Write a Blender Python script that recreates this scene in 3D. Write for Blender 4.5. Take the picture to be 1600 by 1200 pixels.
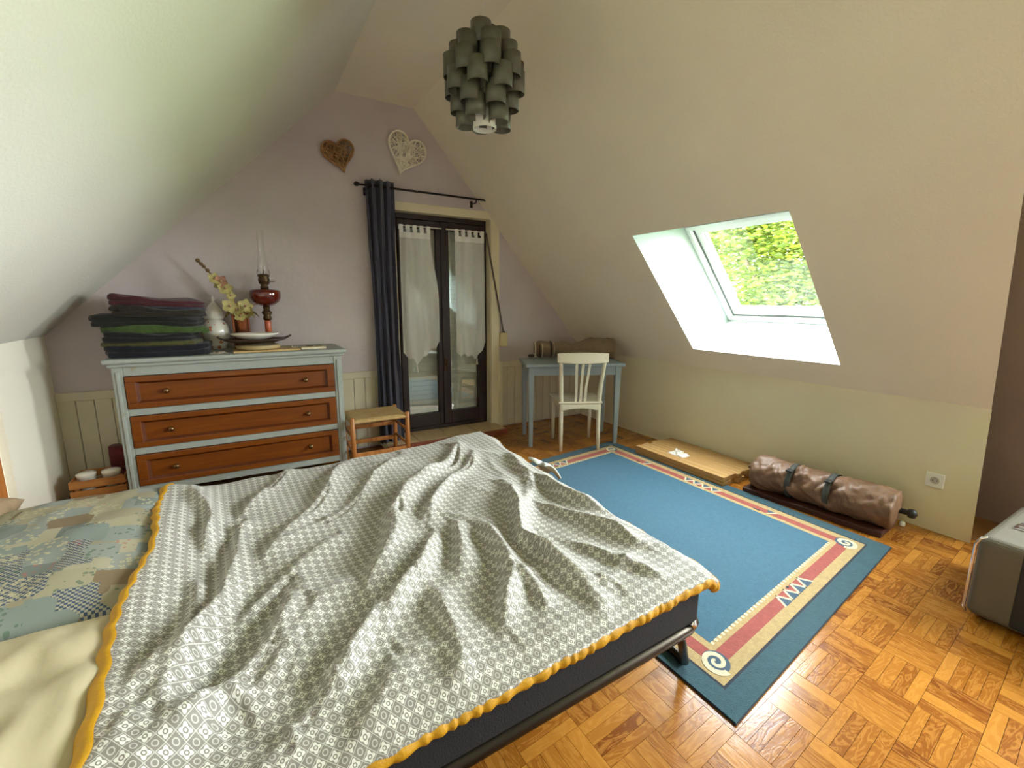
import bpy, bmesh, math, random
from mathutils import Vector, Matrix, noise as mnoise

random.seed(7)
SC = bpy.context.scene
COL = SC.collection
for _o in list(bpy.data.objects):
    bpy.data.objects.remove(_o, do_unlink=True)

# ------------------------------------------------------------------ camera, sky, exposure
cam_data = bpy.data.cameras.new('camera')
cam_data.sensor_fit = 'HORIZONTAL'; cam_data.sensor_width = 36.0
cam_data.lens = 707.84 / 1600 * 36.0
cam_data.clip_start = 0.02
cam = bpy.data.objects.new('camera', cam_data); COL.objects.link(cam)
_f = Vector((0.50143471, 0.84632093, -0.17973346)); _r = Vector((0.86067177, -0.50914658, 0.00372383)); _u = Vector((0.08835912, 0.15655878, 0.9837083))
cam.matrix_world = Matrix(((_r.x, _u.x, -_f.x, 0.0), (_r.y, _u.y, -_f.y, 0.0), (_r.z, _u.z, -_f.z, 1.3262), (0, 0, 0, 1)))
SC.camera = cam

world = bpy.data.worlds.new('overcast_sky'); SC.world = world
world.use_nodes = True
_bg = world.node_tree.nodes['Background']
_bg.inputs[0].default_value = (0.93, 0.97, 1.0, 1); _bg.inputs[1].default_value = 11.0

def sky_portal(name, corners):
    """area light flagged as a portal: only helps sample the daylight entering an opening"""
    a, b, c, d = [Vector(v) for v in corners]
    L = bpy.data.lights.new(name, 'AREA'); L.shape = 'RECTANGLE'
    ex = (b - a); ey = (d - a); L.size = ex.length; L.size_y = ey.length
    L.cycles.is_portal = True
    o = bpy.data.objects.new(name, L); COL.objects.link(o)
    ex.normalize(); ey.normalize(); z = ex.cross(ey); m = (a + c) / 2
    o.matrix_world = Matrix(((ex.x, ey.x, z.x, m.x), (ex.y, ey.y, z.y, m.y), (ex.z, ey.z, z.z, m.z), (0, 0, 0, 1)))
    return o

SC.view_settings.view_transform = 'Standard'
SC.view_settings.look = 'None'
SC.view_settings.gamma = 1.0
SC.view_settings.use_curve_mapping = False
SC.view_settings.exposure = 2.45
SC.cycles.use_denoising = True
SC.cycles.max_bounces = 12; SC.cycles.diffuse_bounces = 8; SC.cycles.glossy_bounces = 4
SC.cycles.transparent_max_bounces = 16; SC.cycles.transmission_bounces = 8
SC.cycles.sample_clamp_indirect = 8.0
SC.cycles.caustics_reflective = False; SC.cycles.caustics_refractive = False

# ------------------------------------------------------------------ material helpers
def lin(r, g, b):
    f = lambda c: (c / 255.0) / 12.92 if c / 255.0 <= 0.04045 else ((c / 255.0 + 0.055) / 1.055) ** 2.4
    return (f(r), f(g), f(b))

def new_mat(name):
    m = bpy.data.materials.new(name); m.use_nodes = True
    nt = m.node_tree
    return m, nt, nt.nodes['Principled BSDF']

def N(nt, typ, **kw):
    n = nt.nodes.new(typ)
    for k, v in kw.items(): setattr(n, k, v)
    return n

def setin(nt, sock, v):
    if hasattr(v, 'is_linked') or hasattr(v, 'node'): nt.links.new(v, sock)
    else: sock.default_value = v

def math_(nt, op, a, b=None, c=None, clamp=False):
    n = N(nt, 'ShaderNodeMath', operation=op); n.use_clamp = clamp
    for i, v in enumerate((a, b, c)):
        if v is not None: setin(nt, n.inputs[i], v)
    return n.outputs[0]

def mixc(nt, fac, a, b, blend='MIX'):
    n = N(nt, 'ShaderNodeMix', data_type='RGBA', blend_type=blend)
    setin(nt, n.inputs[0], fac); 
    for s, v in ((n.inputs[6], a), (n.inputs[7], b)):
        if isinstance(v, tuple): v = (*v[:3], 1.0)
        setin(nt, s, v)
    return n.outputs[2]

def mat(name, col, rough=0.6, var=0.08, scale=6.0, bump=0.0, bscale=60.0, metal=0.0, sheen=0.0, coat=0.0, spec=0.5, stretch=None, dirt=None):
    """plain procedural surface: base colour with soft noise variation and a fine noise bump"""
    m, nt, p = new_mat(name)
    tc = N(nt, 'ShaderNodeTexCoord'); co = tc.outputs['Object']
    if stretch:
        mp = N(nt, 'ShaderNodeMapping'); mp.inputs['Scale'].default_value = stretch; nt.links.new(co, mp.inputs[0]); co = mp.outputs[0]
    nz = N(nt, 'ShaderNodeTexNoise'); nz.inputs['Scale'].default_value = scale; nz.inputs['Detail'].default_value = 5; nt.links.new(co, nz.inputs['Vector'])
    lo = tuple(c * (1 - var) for c in col); hi = tuple(min(1, c * (1 + var)) for c in col)
    rmp = N(nt, 'ShaderNodeMapRange'); rmp.inputs[1].default_value = 0.3; rmp.inputs[2].default_value = 0.7; nt.links.new(nz.outputs[0], rmp.inputs[0])
    c = mixc(nt, rmp.outputs[0], lo, hi)
    if dirt:
        nz3 = N(nt, 'ShaderNodeTexNoise'); nz3.inputs['Scale'].default_value = dirt[1]; nz3.inputs['Detail'].default_value = 8; nt.links.new(co, nz3.inputs['Vector'])
        r3 = N(nt, 'ShaderNodeMapRange'); r3.inputs[1].default_value = dirt[2]; r3.inputs[2].default_value = dirt[2] + 0.08; nt.links.new(nz3.outputs[0], r3.inputs[0])
        c = mixc(nt, r3.outputs[0], c, dirt[0])
    nt.links.new(c, p.inputs['Base Color'])
    p.inputs['Roughness'].default_value = rough; p.inputs['Metallic'].default_value = metal
    p.inputs['Sheen Weight'].default_value = sheen; p.inputs['Coat Weight'].default_value = coat
    p.inputs['Specular IOR Level'].default_value = spec
    if bump:
        nb = N(nt, 'ShaderNodeTexNoise'); nb.inputs['Scale'].default_value = bscale; nb.inputs['Detail'].default_value = 4; nt.links.new(co, nb.inputs['Vector'])
        b = N(nt, 'ShaderNodeBump'); b.inputs['Strength'].default_value = bump; b.inputs['Distance'].default_value = 0.01
        nt.links.new(nb.outputs[0], b.inputs['Height']); nt.links.new(b.outputs[0], p.inputs['Normal'])
    return m

def wood(name, c1, c2, rough=0.4, scale=3.0, axis=0, coat=0.0, squeeze=14.0):
    """grained wood; axis = direction of the grain in object space"""
    m, nt, p = new_mat(name)
    tc = N(nt, 'ShaderNodeTexCoord'); mp = N(nt, 'ShaderNodeMapping'); nt.links.new(tc.outputs['Object'], mp.inputs[0])
    s = [squeeze] * 3; s[axis] = 1.0; mp.inputs['Scale'].default_value = s
    nz = N(nt, 'ShaderNodeTexNoise'); nz.inputs['Scale'].default_value = scale; nz.inputs['Detail'].default_value = 7; nz.inputs['Distortion'].default_value = 0.6
    nt.links.new(mp.outputs[0], nz.inputs['Vector'])
    rmp = N(nt, 'ShaderNodeMapRange'); rmp.inputs[1].default_value = 0.28; rmp.inputs[2].default_value = 0.72; nt.links.new(nz.outputs[0], rmp.inputs[0])
    nt.links.new(mixc(nt, rmp.outputs[0], c1, c2), p.inputs['Base Color'])
    p.inputs['Roughness'].default_value = rough; p.inputs['Coat Weight'].default_value = coat
    b = N(nt, 'ShaderNodeBump'); b.inputs['Strength'].default_value = 0.12; b.inputs['Distance'].default_value = 0.004
    nt.links.new(nz.outputs[0], b.inputs['Height']); nt.links.new(b.outputs[0], p.inputs['Normal'])
    return m

def thin_glass(name, tint=(1, 1, 1), refl=1.0):
    m = bpy.data.materials.new(name); m.use_nodes = True; nt = m.node_tree; nt.nodes.clear()
    out = N(nt, 'ShaderNodeOutputMaterial'); mx = N(nt, 'ShaderNodeMixShader'); tr = N(nt, 'ShaderNodeBsdfTransparent'); gl = N(nt, 'ShaderNodeBsdfGlossy')
    tr.inputs[0].default_value = (*tint, 1); gl.inputs['Roughness'].default_value = 0.02
    lw = N(nt, 'ShaderNodeLayerWeight'); lw.inputs[0].default_value = 0.5
    fr = math_(nt, 'MULTIPLY_ADD', math_(nt, 'POWER', lw.outputs['Facing'], 5.0), 0.96, 0.04)      # Schlick, same from both sides
    nt.links.new(math_(nt, 'MULTIPLY', fr, refl, clamp=True), mx.inputs[0]); nt.links.new(tr.outputs[0], mx.inputs[1]); nt.links.new(gl.outputs[0], mx.inputs[2])
    nt.links.new(mx.outputs[0], out.inputs[0])
    return m

def voile(name, col, open_=0.35):
    m = bpy.data.materials.new(name); m.use_nodes = True; nt = m.node_tree; nt.nodes.clear()
    out = N(nt, 'ShaderNodeOutputMaterial'); m1 = N(nt, 'ShaderNodeMixShader'); m2 = N(nt, 'ShaderNodeMixShader')
    tr = N(nt, 'ShaderNodeBsdfTransparent'); df = N(nt, 'ShaderNodeBsdfDiffuse'); tl = N(nt, 'ShaderNodeBsdfTranslucent')
    df.inputs[0].default_value = (*col, 1); tl.inputs[0].default_value = (*col, 1)
    m1.inputs[0].default_value = 0.15; nt.links.new(df.outputs[0], m1.inputs[1]); nt.links.new(tl.outputs[0], m1.inputs[2])
    tc = N(nt, 'ShaderNodeTexCoord'); nz = N(nt, 'ShaderNodeTexNoise'); nz.inputs['Scale'].default_value = 500; nt.links.new(tc.outputs['Object'], nz.inputs['Vector'])
    nt.links.new(math_(nt, 'MULTIPLY', nz.outputs[0], open_ * 2, clamp=True), m2.inputs[0]); nt.links.new(m1.outputs[0], m2.inputs[1]); nt.links.new(tr.outputs[0], m2.inputs[2])
    nt.links.new(m2.outputs[0], out.inputs[0])
    return m

# ------------------------------------------------------------------ mesh helpers
class MB:
    """collects vertices and faces, then links them as ONE mesh object"""
    def __init__(s): s.v = []; s.f = []; s.mi = []; s.uv = None
    def add(s, vs, fs, mi=0):
        o = len(s.v); s.v += [tuple(v) for v in vs]; s.f += [tuple(i + o for i in f) for f in fs]; s.mi += [mi] * len(fs); return s
    def box(s, lo, hi, M=None, mi=0):
        x0, y0, z0 = lo; x1, y1, z1 = hi
        vs = [Vector(v) for v in ((x0, y0, z0), (x1, y0, z0), (x1, y1, z0), (x0, y1, z0), (x0, y0, z1), (x1, y0, z1), (x1, y1, z1), (x0, y1, z1))]
        if M: vs = [M @ v for v in vs]
        return s.add(vs, [(0, 3, 2, 1), (4, 5, 6, 7), (0, 1, 5, 4), (1, 2, 6, 5), (2, 3, 7, 6), (3, 0, 4, 7)], mi)
    def quadbox(s, quad, z0, z1, mi=0):
        """prism over a plan polygon (list of (x, y), counter-clockwise)"""
        n = len(quad)
        vs = [(x, y, z0) for x, y in quad] + [(x, y, z1) for x, y in quad]
        return s.add(vs, [tuple(range(n - 1, -1, -1)), tuple(range(n, 2 * n))] + [(i, (i + 1) % n, n + (i + 1) % n, n + i) for i in range(n)], mi)
    def prism_y(s, poly, y0, y1, mi=0):
        """prism of an (x, z) polygon along y"""
        n = len(poly); vs = [(x, y0, z) for x, z in poly] + [(x, y1, z) for x, z in poly]
        return s.add(vs, [tuple(range(n)), tuple(range(2 * n - 1, n - 1, -1))] + [(i, n + i, n + (i + 1) % n, (i + 1) % n) for i in range(n)], mi)
    def lathe(s, prof, c=(0, 0, 0), n=20, mi=0, M=None, cap=True):
        """profile [(radius, z)] turned round the z axis"""
        vs = []; fs = []
        for r, z in prof:
            for k in range(n):
                a = 2 * math.pi * k / n; v = Vector((r * math.cos(a), r * math.sin(a), z))
                v = (M @ v) if M else v
                vs.append(v + Vector(c))
        for i in range(len(prof) - 1):
            for k in range(n):
                a, b = i * n + k, i * n + (k + 1) % n
                fs.append((a, b, b + n, a + n))
        if cap:
            if prof[0][0] > 1e-5: fs.append(tuple(range(n - 1, -1, -1)))
            if prof[-1][0] > 1e-5: o = (len(prof) - 1) * n; fs.append(tuple(range(o, o + n)))
        return s.add(vs, fs, mi)
    def tube(s, pts, r, n=10, mi=0, closed=False, cap=True):
        """round tube along a path; r is a number or a list"""
        P = [Vector(p) for p in pts]; m = len(P); vs = []; fs = []
        prev = None
        for i in range(m):
            if closed: t = P[(i + 1) % m] - P[i - 1]
            else: t = P[min(i + 1, m - 1)] - P[max(i - 1, 0)]
            t = t.normalized() if t.length > 1e-9 else Vector((0, 0, 1))
            if prev is None:
                ref = Vector((0, 0, 1)) if abs(t.z) < 0.9 else Vector((1, 0, 0)); a = t.cross(ref).normalized()
            else:
                a = (prev - t * prev.dot(t)); a = a.normalized() if a.length > 1e-6 else t.orthogonal().normalized()
            prev = a; b = t.cross(a); rr = r[i] if isinstance(r, (list, tuple)) else r
            for k in range(n):
                w = 2 * math.pi * k / n; vs.append(P[i] + (a * math.cos(w) + b * math.sin(w)) * rr)
        for i in range(m if closed else m - 1):
            for k in range(n):
                j = (i + 1) % m
                fs.append((i * n + k, i * n + (k + 1) % n, j * n + (k + 1) % n, j * n + k))
        if cap and not closed:
            fs.append(tuple(range(n - 1, -1, -1))); fs.append(tuple(range((m - 1) * n, m * n)))
        return s.add(vs, fs, mi)
    def grid(s, fn, nu, nv, mi=0, closed_u=False):
        vs = [fn(i / (nu if closed_u else nu - 1), j / (nv - 1)) for j in range(nv) for i in range(nu)]
        fs = []
        for j in range(nv - 1):
            for i in range(nu if closed_u else nu - 1):
                a, b = j * nu + i, j * nu + (i + 1) % nu
                fs.append((a, b, b + nu, a + nu))
        return s.add(vs, fs, mi)
    def build(s, name, m, parent=None, smooth=False, bevel=0.0, seg=2, loc=None, rotz=0.0, solid=0.0, uv=None, subsurf=0, angle=35):
        me = bpy.data.meshes.new(name); me.from_pydata(s.v, [], s.f); me.update()
        bm = bmesh.new(); bm.from_mesh(me); bmesh.ops.recalc_face_normals(bm, faces=bm.faces); bm.to_mesh(me); bm.free()
        for mm in (m if isinstance(m, (list, tuple)) else [m]): me.materials.append(mm)
        if any(s.mi): me.polygons.foreach_set('material_index', s.mi)
        if uv:
            ul = me.uv_layers.new(name='uv')
            for l in me.loops: ul.data[l.index].uv = uv(me.vertices[l.vertex_index].co)
        if smooth: me.polygons.foreach_set('use_smooth', [True] * len(me.polygons))
        o = bpy.data.objects.new(name, me); COL.objects.link(o)
        if loc is not None: o.location = loc
        o.rotation_euler.z = rotz
        if parent is not None: o.parent = parent
        if solid: md = o.modifiers.new('thickness', 'SOLIDIFY'); md.thickness = solid; md.offset = 0
        if bevel:
            md = o.modifiers.new('bevel', 'BEVEL'); md.width = bevel; md.segments = seg; md.limit_method = 'ANGLE'; md.angle_limit = math.radians(angle); md.harden_normals = False
        if subsurf: md = o.modifiers.new('sub', 'SUBSURF'); md.levels = subsurf; md.render_levels = subsurf
        return o

def tag(o, label=None, cat=None, group=None, kind=None):
    if label: o['label'] = label
    if cat: o['category'] = cat
    if group: o['group'] = group
    if kind: o['kind'] = kind
    return o

def empty(name, loc=(0, 0, 0), rz=0.0, label=None, cat=None, group=None, kind=None):
    o = bpy.data.objects.new(name, None); COL.objects.link(o); o.location = loc; o.rotation_euler.z = rz
    o.empty_display_size = 0.05
    return tag(o, label, cat, group, kind)

def copy_obj(o, parent=None):
    c = o.copy(); COL.objects.link(c); c.parent = parent
    return c

def sm(a, b, x):
    t = max(0.0, min(1.0, (x - a) / (b - a))); return t * t * (3 - 2 * t)
def nz(x, y, z=0.0): return mnoise.noise(Vector((x, y, z)))

# ------------------------------------------------------------------ room dimensions (metres)
D = 4.129                    # gable wall
XR, KH = 3.403, 0.768        # right knee wall
XL, ZL = -1.123, 1.091       # left knee wall
G1x, G2x, GZ = 0.799, 1.444, 2.967   # flat strip of ceiling between the slopes
YB = -1.7                    # wall behind the camera
XD = 3.9                     # far side of the bay beside the camera
def yend(x): return 0.723 - 0.18 * (3.409 - x)   # where the right slope stops

# ------------------------------------------------------------------ surface materials
m_ceil_l = mat('white_paint_slope', lin(216, 214, 202), 0.85, 0.03, 1.5, bump=0.15, bscale=90)
m_ceil_r = mat('cream_paint_slope', lin(238, 231, 214), 0.85, 0.03, 1.5, bump=0.15, bscale=90)
m_knee = mat('beige_paint', lin(226, 216, 188), 0.8, 0.04, 2.0, bump=0.15, bscale=80)
m_lav = mat('lavender_paint', lin(196, 185, 186), 0.38, 0.05, 3.0, bump=0.25, bscale=22)
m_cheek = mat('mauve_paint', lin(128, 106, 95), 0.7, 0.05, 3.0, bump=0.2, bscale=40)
m_reveal = mat('white_reveal_paint', lin(170, 181, 175), 0.6, 0.02, 3.0)
m_cream = mat('cream_trim_paint', lin(222, 212, 180), 0.55, 0.06, 4.0, bump=0.15, bscale=50)
m_wain = mat('cream_wainscot_paint', lin(205, 198, 172), 0.5, 0.05, 5.0, bump=0.06, bscale=40)

# ------------------------------------------------------------------ walls and ceiling
b = MB()
DX0, DX1, DZ = 1.235, 2.19, 2.115
b.prism_y([(XL - 0.3, -0.05), (DX0, -0.05), (DX0, DZ), (DX1, DZ), (DX1, -0.05), (XR + 0.3, -0.05), (XR + 0.3, KH - 0.34), (XR, KH), (G2x, GZ), (G2x, GZ + 0.2), (G1x, GZ + 0.2), (G1x, GZ), (XL, ZL), (XL - 0.3, ZL - 0.3)], D, D + 0.3)
tag(b.build('wall_back', m_lav), 'lavender painted gable wall with the french door', kind='structure')

b = MB()   # left slope
b.add([(G1x, YB, GZ), (XL, YB, ZL), (XL, D + .02, ZL), (G1x, D + .02, GZ)], [(0, 1, 2, 3)])
tag(b.build('ceiling_left', m_ceil_l, solid=0.0), 'pale sloping ceiling on the left', kind='structure')
b = MB()   # flat strip and the bay beside the camera
b.add([(G1x, YB, GZ), (G1x, D + .02, GZ), (G2x, D + .02, GZ), (G2x, yend(G2x), GZ), (XD, yend(G2x) + .35 * (XD - G2x), GZ), (XD, YB, GZ)], [(0, 1, 2, 3, 4, 5)])
tag(b.build('ceiling', m_ceil_r), 'narrow flat strip of ceiling under the ridge', kind='structure')

# right slope with the skylight opening
WY0, WY1 = 1.395, 2.499
def sl(s): return (XR + (G2x - XR) * s, KH + (GZ - KH) * s)
S = [0.0, 0.0759, 0.467, 1.0]
b = MB()
grid = {}
for i, s in enumerate(S):
    x, z = sl(s)
    for j, y in enumerate((yend(x), WY0, WY1, D + .02)):
        grid[i, j] = len(b.v); b.v.append((x, y, z))
for i in range(3):
    for j in range(3):
        if (i, j) != (1, 1):
            b.f.append((grid[i, j], grid[i + 1, j], grid[i + 1, j + 1], grid[i, j + 1])); b.mi.append(0)
FB, FT = (3.714, 1.17), (3.044, 1.90)      # bottom and top edge of the window frame
o0, o1 = sl(S[1]), sl(S[2])
for (xa, za), (xb, zb), (ya, yb) in (((o0), FB, (WY0, WY1)), ((o1), FT, (WY0, WY1))):
    b.add([(xa, ya, za), (xa, yb, za), (xb, yb, zb), (xb, ya, zb)], [(0, 1, 2, 3)], 1)
for y in (WY0, WY1):
    b.add([(o0[0], y, o0[1]), (o1[0], y, o1[1]), (FT[0], y, FT[1]), (FB[0], y, FB[1])], [(0, 1, 2, 3)], 1)
tag(b.build('ceiling_right', [m_ceil_r, m_reveal]), 'cream sloping ceiling with the skylight opening', kind='structure')

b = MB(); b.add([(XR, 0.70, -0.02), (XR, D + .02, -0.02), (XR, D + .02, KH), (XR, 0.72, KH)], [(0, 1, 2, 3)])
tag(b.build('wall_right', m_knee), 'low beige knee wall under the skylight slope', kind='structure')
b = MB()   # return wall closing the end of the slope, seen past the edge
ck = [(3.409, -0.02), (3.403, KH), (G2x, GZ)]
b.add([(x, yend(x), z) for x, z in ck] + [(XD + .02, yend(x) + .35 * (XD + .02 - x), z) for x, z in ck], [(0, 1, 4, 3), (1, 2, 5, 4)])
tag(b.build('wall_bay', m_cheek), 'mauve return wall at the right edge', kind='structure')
BY0, BY1, BZ0, BZ1 = -1.62, .0, .95, 2.75      # opening for the window added as daylight fill
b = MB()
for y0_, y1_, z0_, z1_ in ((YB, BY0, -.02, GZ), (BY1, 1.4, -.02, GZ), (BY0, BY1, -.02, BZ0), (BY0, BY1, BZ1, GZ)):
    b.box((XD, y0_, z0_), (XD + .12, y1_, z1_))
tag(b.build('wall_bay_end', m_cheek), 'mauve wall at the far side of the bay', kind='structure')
b = MB(); b.box((XL - .2, YB - .12, -.02), (XD + .12, YB, GZ + .02))
tag(b.build('wall_front', m_lav), 'wall behind the viewer', kind='structure')

# left knee wall with a recessed cupboard door
CY0, CY1, CZ = 2.35, 3.34, 0.98
b = MB()
def rect_x(x, y0, y1, z0, z1): b.add([(x, y0, z0), (x, y1, z0), (x, y1, z1), (x, y0, z1)], [(0, 1, 2, 3)])
rect_x(XL, YB, CY0, -.02, ZL); rect_x(XL, CY1, D + .02, -.02, ZL); rect_x(XL, CY0, CY1, CZ, ZL)
rect_x(XL - .035, CY0, CY1, -.02, CZ)
for y in (CY0, CY1): b.add([(XL, y, -.02), (XL - .035, y, -.02), (XL - .035, y, CZ), (XL, y, CZ)], [(0, 1, 2, 3)])
b.add([(XL, CY0, CZ), (XL, CY1, CZ), (XL - .035, CY1, CZ), (XL - .035, CY0, CZ)], [(0, 1, 2, 3)])
tag(b.build('wall_left', m_ceil_r), 'low pale knee wall under the left slope', kind='structure')
m_doorwood = wood('orange_cupboard_wood', lin(170, 98, 40), lin(205, 130, 62), 0.45, axis=2)
d2 = empty('door_2', (XL - .034, CY0, 0), label='orange wooden cupboard door set in the left knee wall', kind='structure')
b = MB(); b.box((0, .02, .03), (.018, CY1 - CY0 - .075, CZ - .02)); b.build('door_panel', m_doorwood, d2, bevel=.004)
for y0, y1 in ((.04, .14), (CY1 - CY0 - .19, CY1 - CY0 - .09)):
    b = MB(); b.box((.018, y0, .05), (.028, y1, CZ - .04)); b.build('stile', m_doorwood, d2, bevel=.003)

# ------------------------------------------------------------------ floor: parquet strips on a base
m_base = mat('floor_base', lin(112, 70, 28), 0.6, 0.2, 4.0)
def parquet_mat():
    m, nt, p = new_mat('parquet_wood')
    at = N(nt, 'ShaderNodeAttribute'); at.attribute_name = 'tone'
    uvn = N(nt, 'ShaderNodeUVMap'); uvn.uv_map = 'uv'
    oi = N(nt, 'ShaderNodeObjectInfo')
    cx = N(nt, 'ShaderNodeCombineXYZ'); nt.links.new(math_(nt, 'MULTIPLY', oi.outputs['Random'], 37.0), cx.inputs[2])
    va = N(nt, 'ShaderNodeVectorMath', operation='ADD'); nt.links.new(uvn.outputs[0], va.inputs[0]); nt.links.new(cx.outputs[0], va.inputs[1])
    mp = N(nt, 'ShaderNodeMapping'); mp.inputs['Scale'].default_value = (7, 26, 1); nt.links.new(va.outputs[0], mp.inputs[0])
    nz1 = N(nt, 'ShaderNodeTexNoise'); nz1.inputs['Scale'].default_value = 1.0; nz1.inputs['Detail'].default_value = 5; nz1.inputs['Distortion'].default_value = 1.4
    nt.links.new(mp.outputs[0], nz1.inputs['Vector'])
    bands = math_(nt, 'SINE', math_(nt, 'MULTIPLY', nz1.outputs[0], 34.0))
    bands = math_(nt, 'MULTIPLY_ADD', bands, 0.5, 0.5)
    ramp = N(nt, 'ShaderNodeValToRGB'); e = ramp.color_ramp.elements
    e[0].position = 0.0; e[0].color = (*lin(116, 62, 18), 1); e[1].position = 1.0; e[1].color = (*lin(172, 114, 42), 1)
    k = e.new(0.5); k.color = (*lin(144, 88, 28), 1)
    nt.links.new(at.outputs['Fac'], ramp.inputs[0])
    dark = mixc(nt, math_(nt, 'MULTIPLY', math_(nt, 'POWER', bands, 2.0), 0.5), ramp.outputs[0], lin(190, 132, 58))
    nz2 = N(nt, 'ShaderNodeTexNoise'); nz2.inputs['Scale'].default_value = 220.0; nt.links.new(va.outputs[0], nz2.inputs['Vector'])
    c = mixc(nt, math_(nt, 'MULTIPLY', nz2.outputs[0], 0.2), dark, lin(104, 56, 18))
    nt.links.new(c, p.inputs['Base Color'])
    p.inputs['Roughness'].default_value = 0.22; p.inputs['Specular IOR Level'].default_value = 0.5
    bp = N(nt, 'ShaderNodeBump'); bp.inputs['Strength'].default_value = 0.06; bp.inputs['Distance'].default_value = 0.002
    nt.links.new(bands, bp.inputs['Height']); nt.links.new(bp.outputs[0], p.inputs['Normal'])
    return m
m_parq = parquet_mat()
b = MB(); b.box((XL - .5, YB - .1, -.06), (XD + .1, D + .3, -.006))
floor = tag(b.build('floor', m_base), 'orange parquet floor laid in alternating squares', kind='structure')

SX, SY, SHEAR = 0.205, 0.152, 0.09
RUG = [(1.238, .685), (2.958, .902), (2.961, 3.119), (1.24, 2.93)]
def in_rug(x, y, pad):
    return 1.238 + pad < x < 2.958 - pad and .685 + (x - 1.238) * .126 + pad < y < 2.93 + (x - 1.24) * .11 - pad
def strip_geo(x0, y0, along_x, k, off):
    """corner points of strip k of 4 in the parquet square at (x0, y0); the squares follow the room's slight skew"""
    g = 0.0006
    if along_x: u0, u1, v0, v1 = g, SX - g, SY * k / 4 + g, SY * (k + 1) / 4 - g
    else: u0, u1, v0, v1 = SX * k / 4 + g, SX * (k + 1) / 4 - g, g, SY - g
    return [(u, v + SHEAR * u) for u, v in ((u0, v0), (u1, v0), (u1, v1), (u0, v1))], ((u0, u1, v0, v1))
def strip_mesh(bmk, corners, z1, tone, along_x, off, L, ox=0.0, oy=0.0):
    vs = [(x + ox, y + oy, -.006) for x, y in corners] + [(x + ox, y + oy, z1) for x, y in corners]
    o = len(bmk['v']); bmk['v'] += vs
    fs = [(4, 5, 6, 7), (0, 1, 5, 4), (1, 2, 6, 5), (2, 3, 7, 6), (3, 0, 4, 7)]
    bmk['f'] += [tuple(i + o for i in f) for f in fs]; bmk['t'] += [tone] * 5
    for f in fs:
        for i in f:
            x, y, _ = vs[i]; x -= ox; y -= oy
            bmk['uv'].append((x + off, y + off * .7) if along_x else (y + off, x + off * .7))
def finish_strip(bmk, name):
    me = bpy.data.meshes.new(name); me.from_pydata(bmk['v'], [], bmk['f']); me.materials.append(m_parq)
    a = me.attributes.new('tone', 'FLOAT', 'FACE'); a.data.foreach_set('value', bmk['t'])
    ul = me.uv_layers.new(name='uv')
    for i, u in enumerate(bmk['uv']): ul.data[i].uv = u
    return me
newb = lambda: {'v': [], 'f': [], 't': [], 'uv': []}
rp = random.Random(11)
variants = {}
for ax in (True, False):
    for k in range(4):
        for q in range(5):
            bk = newb(); c, _ = strip_geo(0, 0, ax, k, 0); strip_mesh(bk, c, rp.uniform(-.0004, .0004), q / 4.0, ax, rp.uniform(0, 40), 0)
            variants[ax, k, q] = finish_strip(bk, 'parquet_strip')
strips = []
for i in range(-12, 9):
    for j in range(-4, 26):
        x0 = 1.83 + i * SX; y0 = 0.425 + (j - 2) * SY + (x0 - 1.83) * SHEAR
        if x0 < XL or x0 > XR - .02 or y0 > D + .0 or y0 < -.6: continue
        if x0 + SX > XR or y0 + SY > D: pass
        cxx, cyy = x0 + SX / 2, y0 + SY / 2
        if in_rug(cxx, cyy, .16): continue
        for k in range(4):
            ax = (i + j) % 2 == 0
            q = min(4, max(0, int(rp.gauss(2, 1.2) + .5)))
            d = math.dist((cxx, cyy, 0), (0, 0, 1.326))
            v = Vector((cxx, cyy, -1.326)); zc = v.dot(_f); px = 800 + 707.8 * v.dot(_r) / max(zc, .05); py = 600 - 707.8 * v.dot(_u) / max(zc, .05)
            vis = zc > .2 and -40 < px < 1640 and py < 1240 and cxx > 0.35 and not (-.9 < cxx < 1.0 and cyy > .72)
            if not vis and not (cxx > 0.3): continue
            strips.append((-(1 / d ** 3) if vis else 1.0, x0, y0, ax, k, q))
strips.sort(key=lambda t: t[0])
rest = newb()
for n_, (key, x0, y0, ax, k, q) in enumerate(strips):
    if n_ < 300 and key < 0:
        o = bpy.data.objects.new('parquet_strip', variants[ax, k, q]); COL.objects.link(o); o.location = (x0, y0, 0); o.parent = floor
    else:
        c, _ = strip_geo(0, 0, ax, k, 0); strip_mesh(rest, c, 0.0, q / 4.0, ax, rp.uniform(0, 40), 0, x0, y0)
o = bpy.data.objects.new('parquet_strips', finish_strip(rest, 'parquet_strips')); COL.objects.link(o); o.parent = floor; o['kind'] = 'stuff'

# ------------------------------------------------------------------ skylight window
m_white = mat('white_lacquer', lin(235, 236, 232), 0.35, 0.02, 4.0)
m_gasket = mat('grey_gasket', lin(110, 112, 108), 0.6, 0.05)
m_glass = thin_glass('window_glass', (0.97, 0.99, 0.98))
m_dglass = thin_glass('door_glass', (0.97, 0.99, 0.98), 3.2)
e_ = Vector((FT[0] - FB[0], 0, FT[1] - FB[1])); LW = e_.length; e_.normalize(); n_ = Vector((e_.z, 0, -e_.x))
w1 = bpy.data.objects.new('window_1', None); COL.objects.link(w1); w1.empty_display_size = .05
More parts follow.
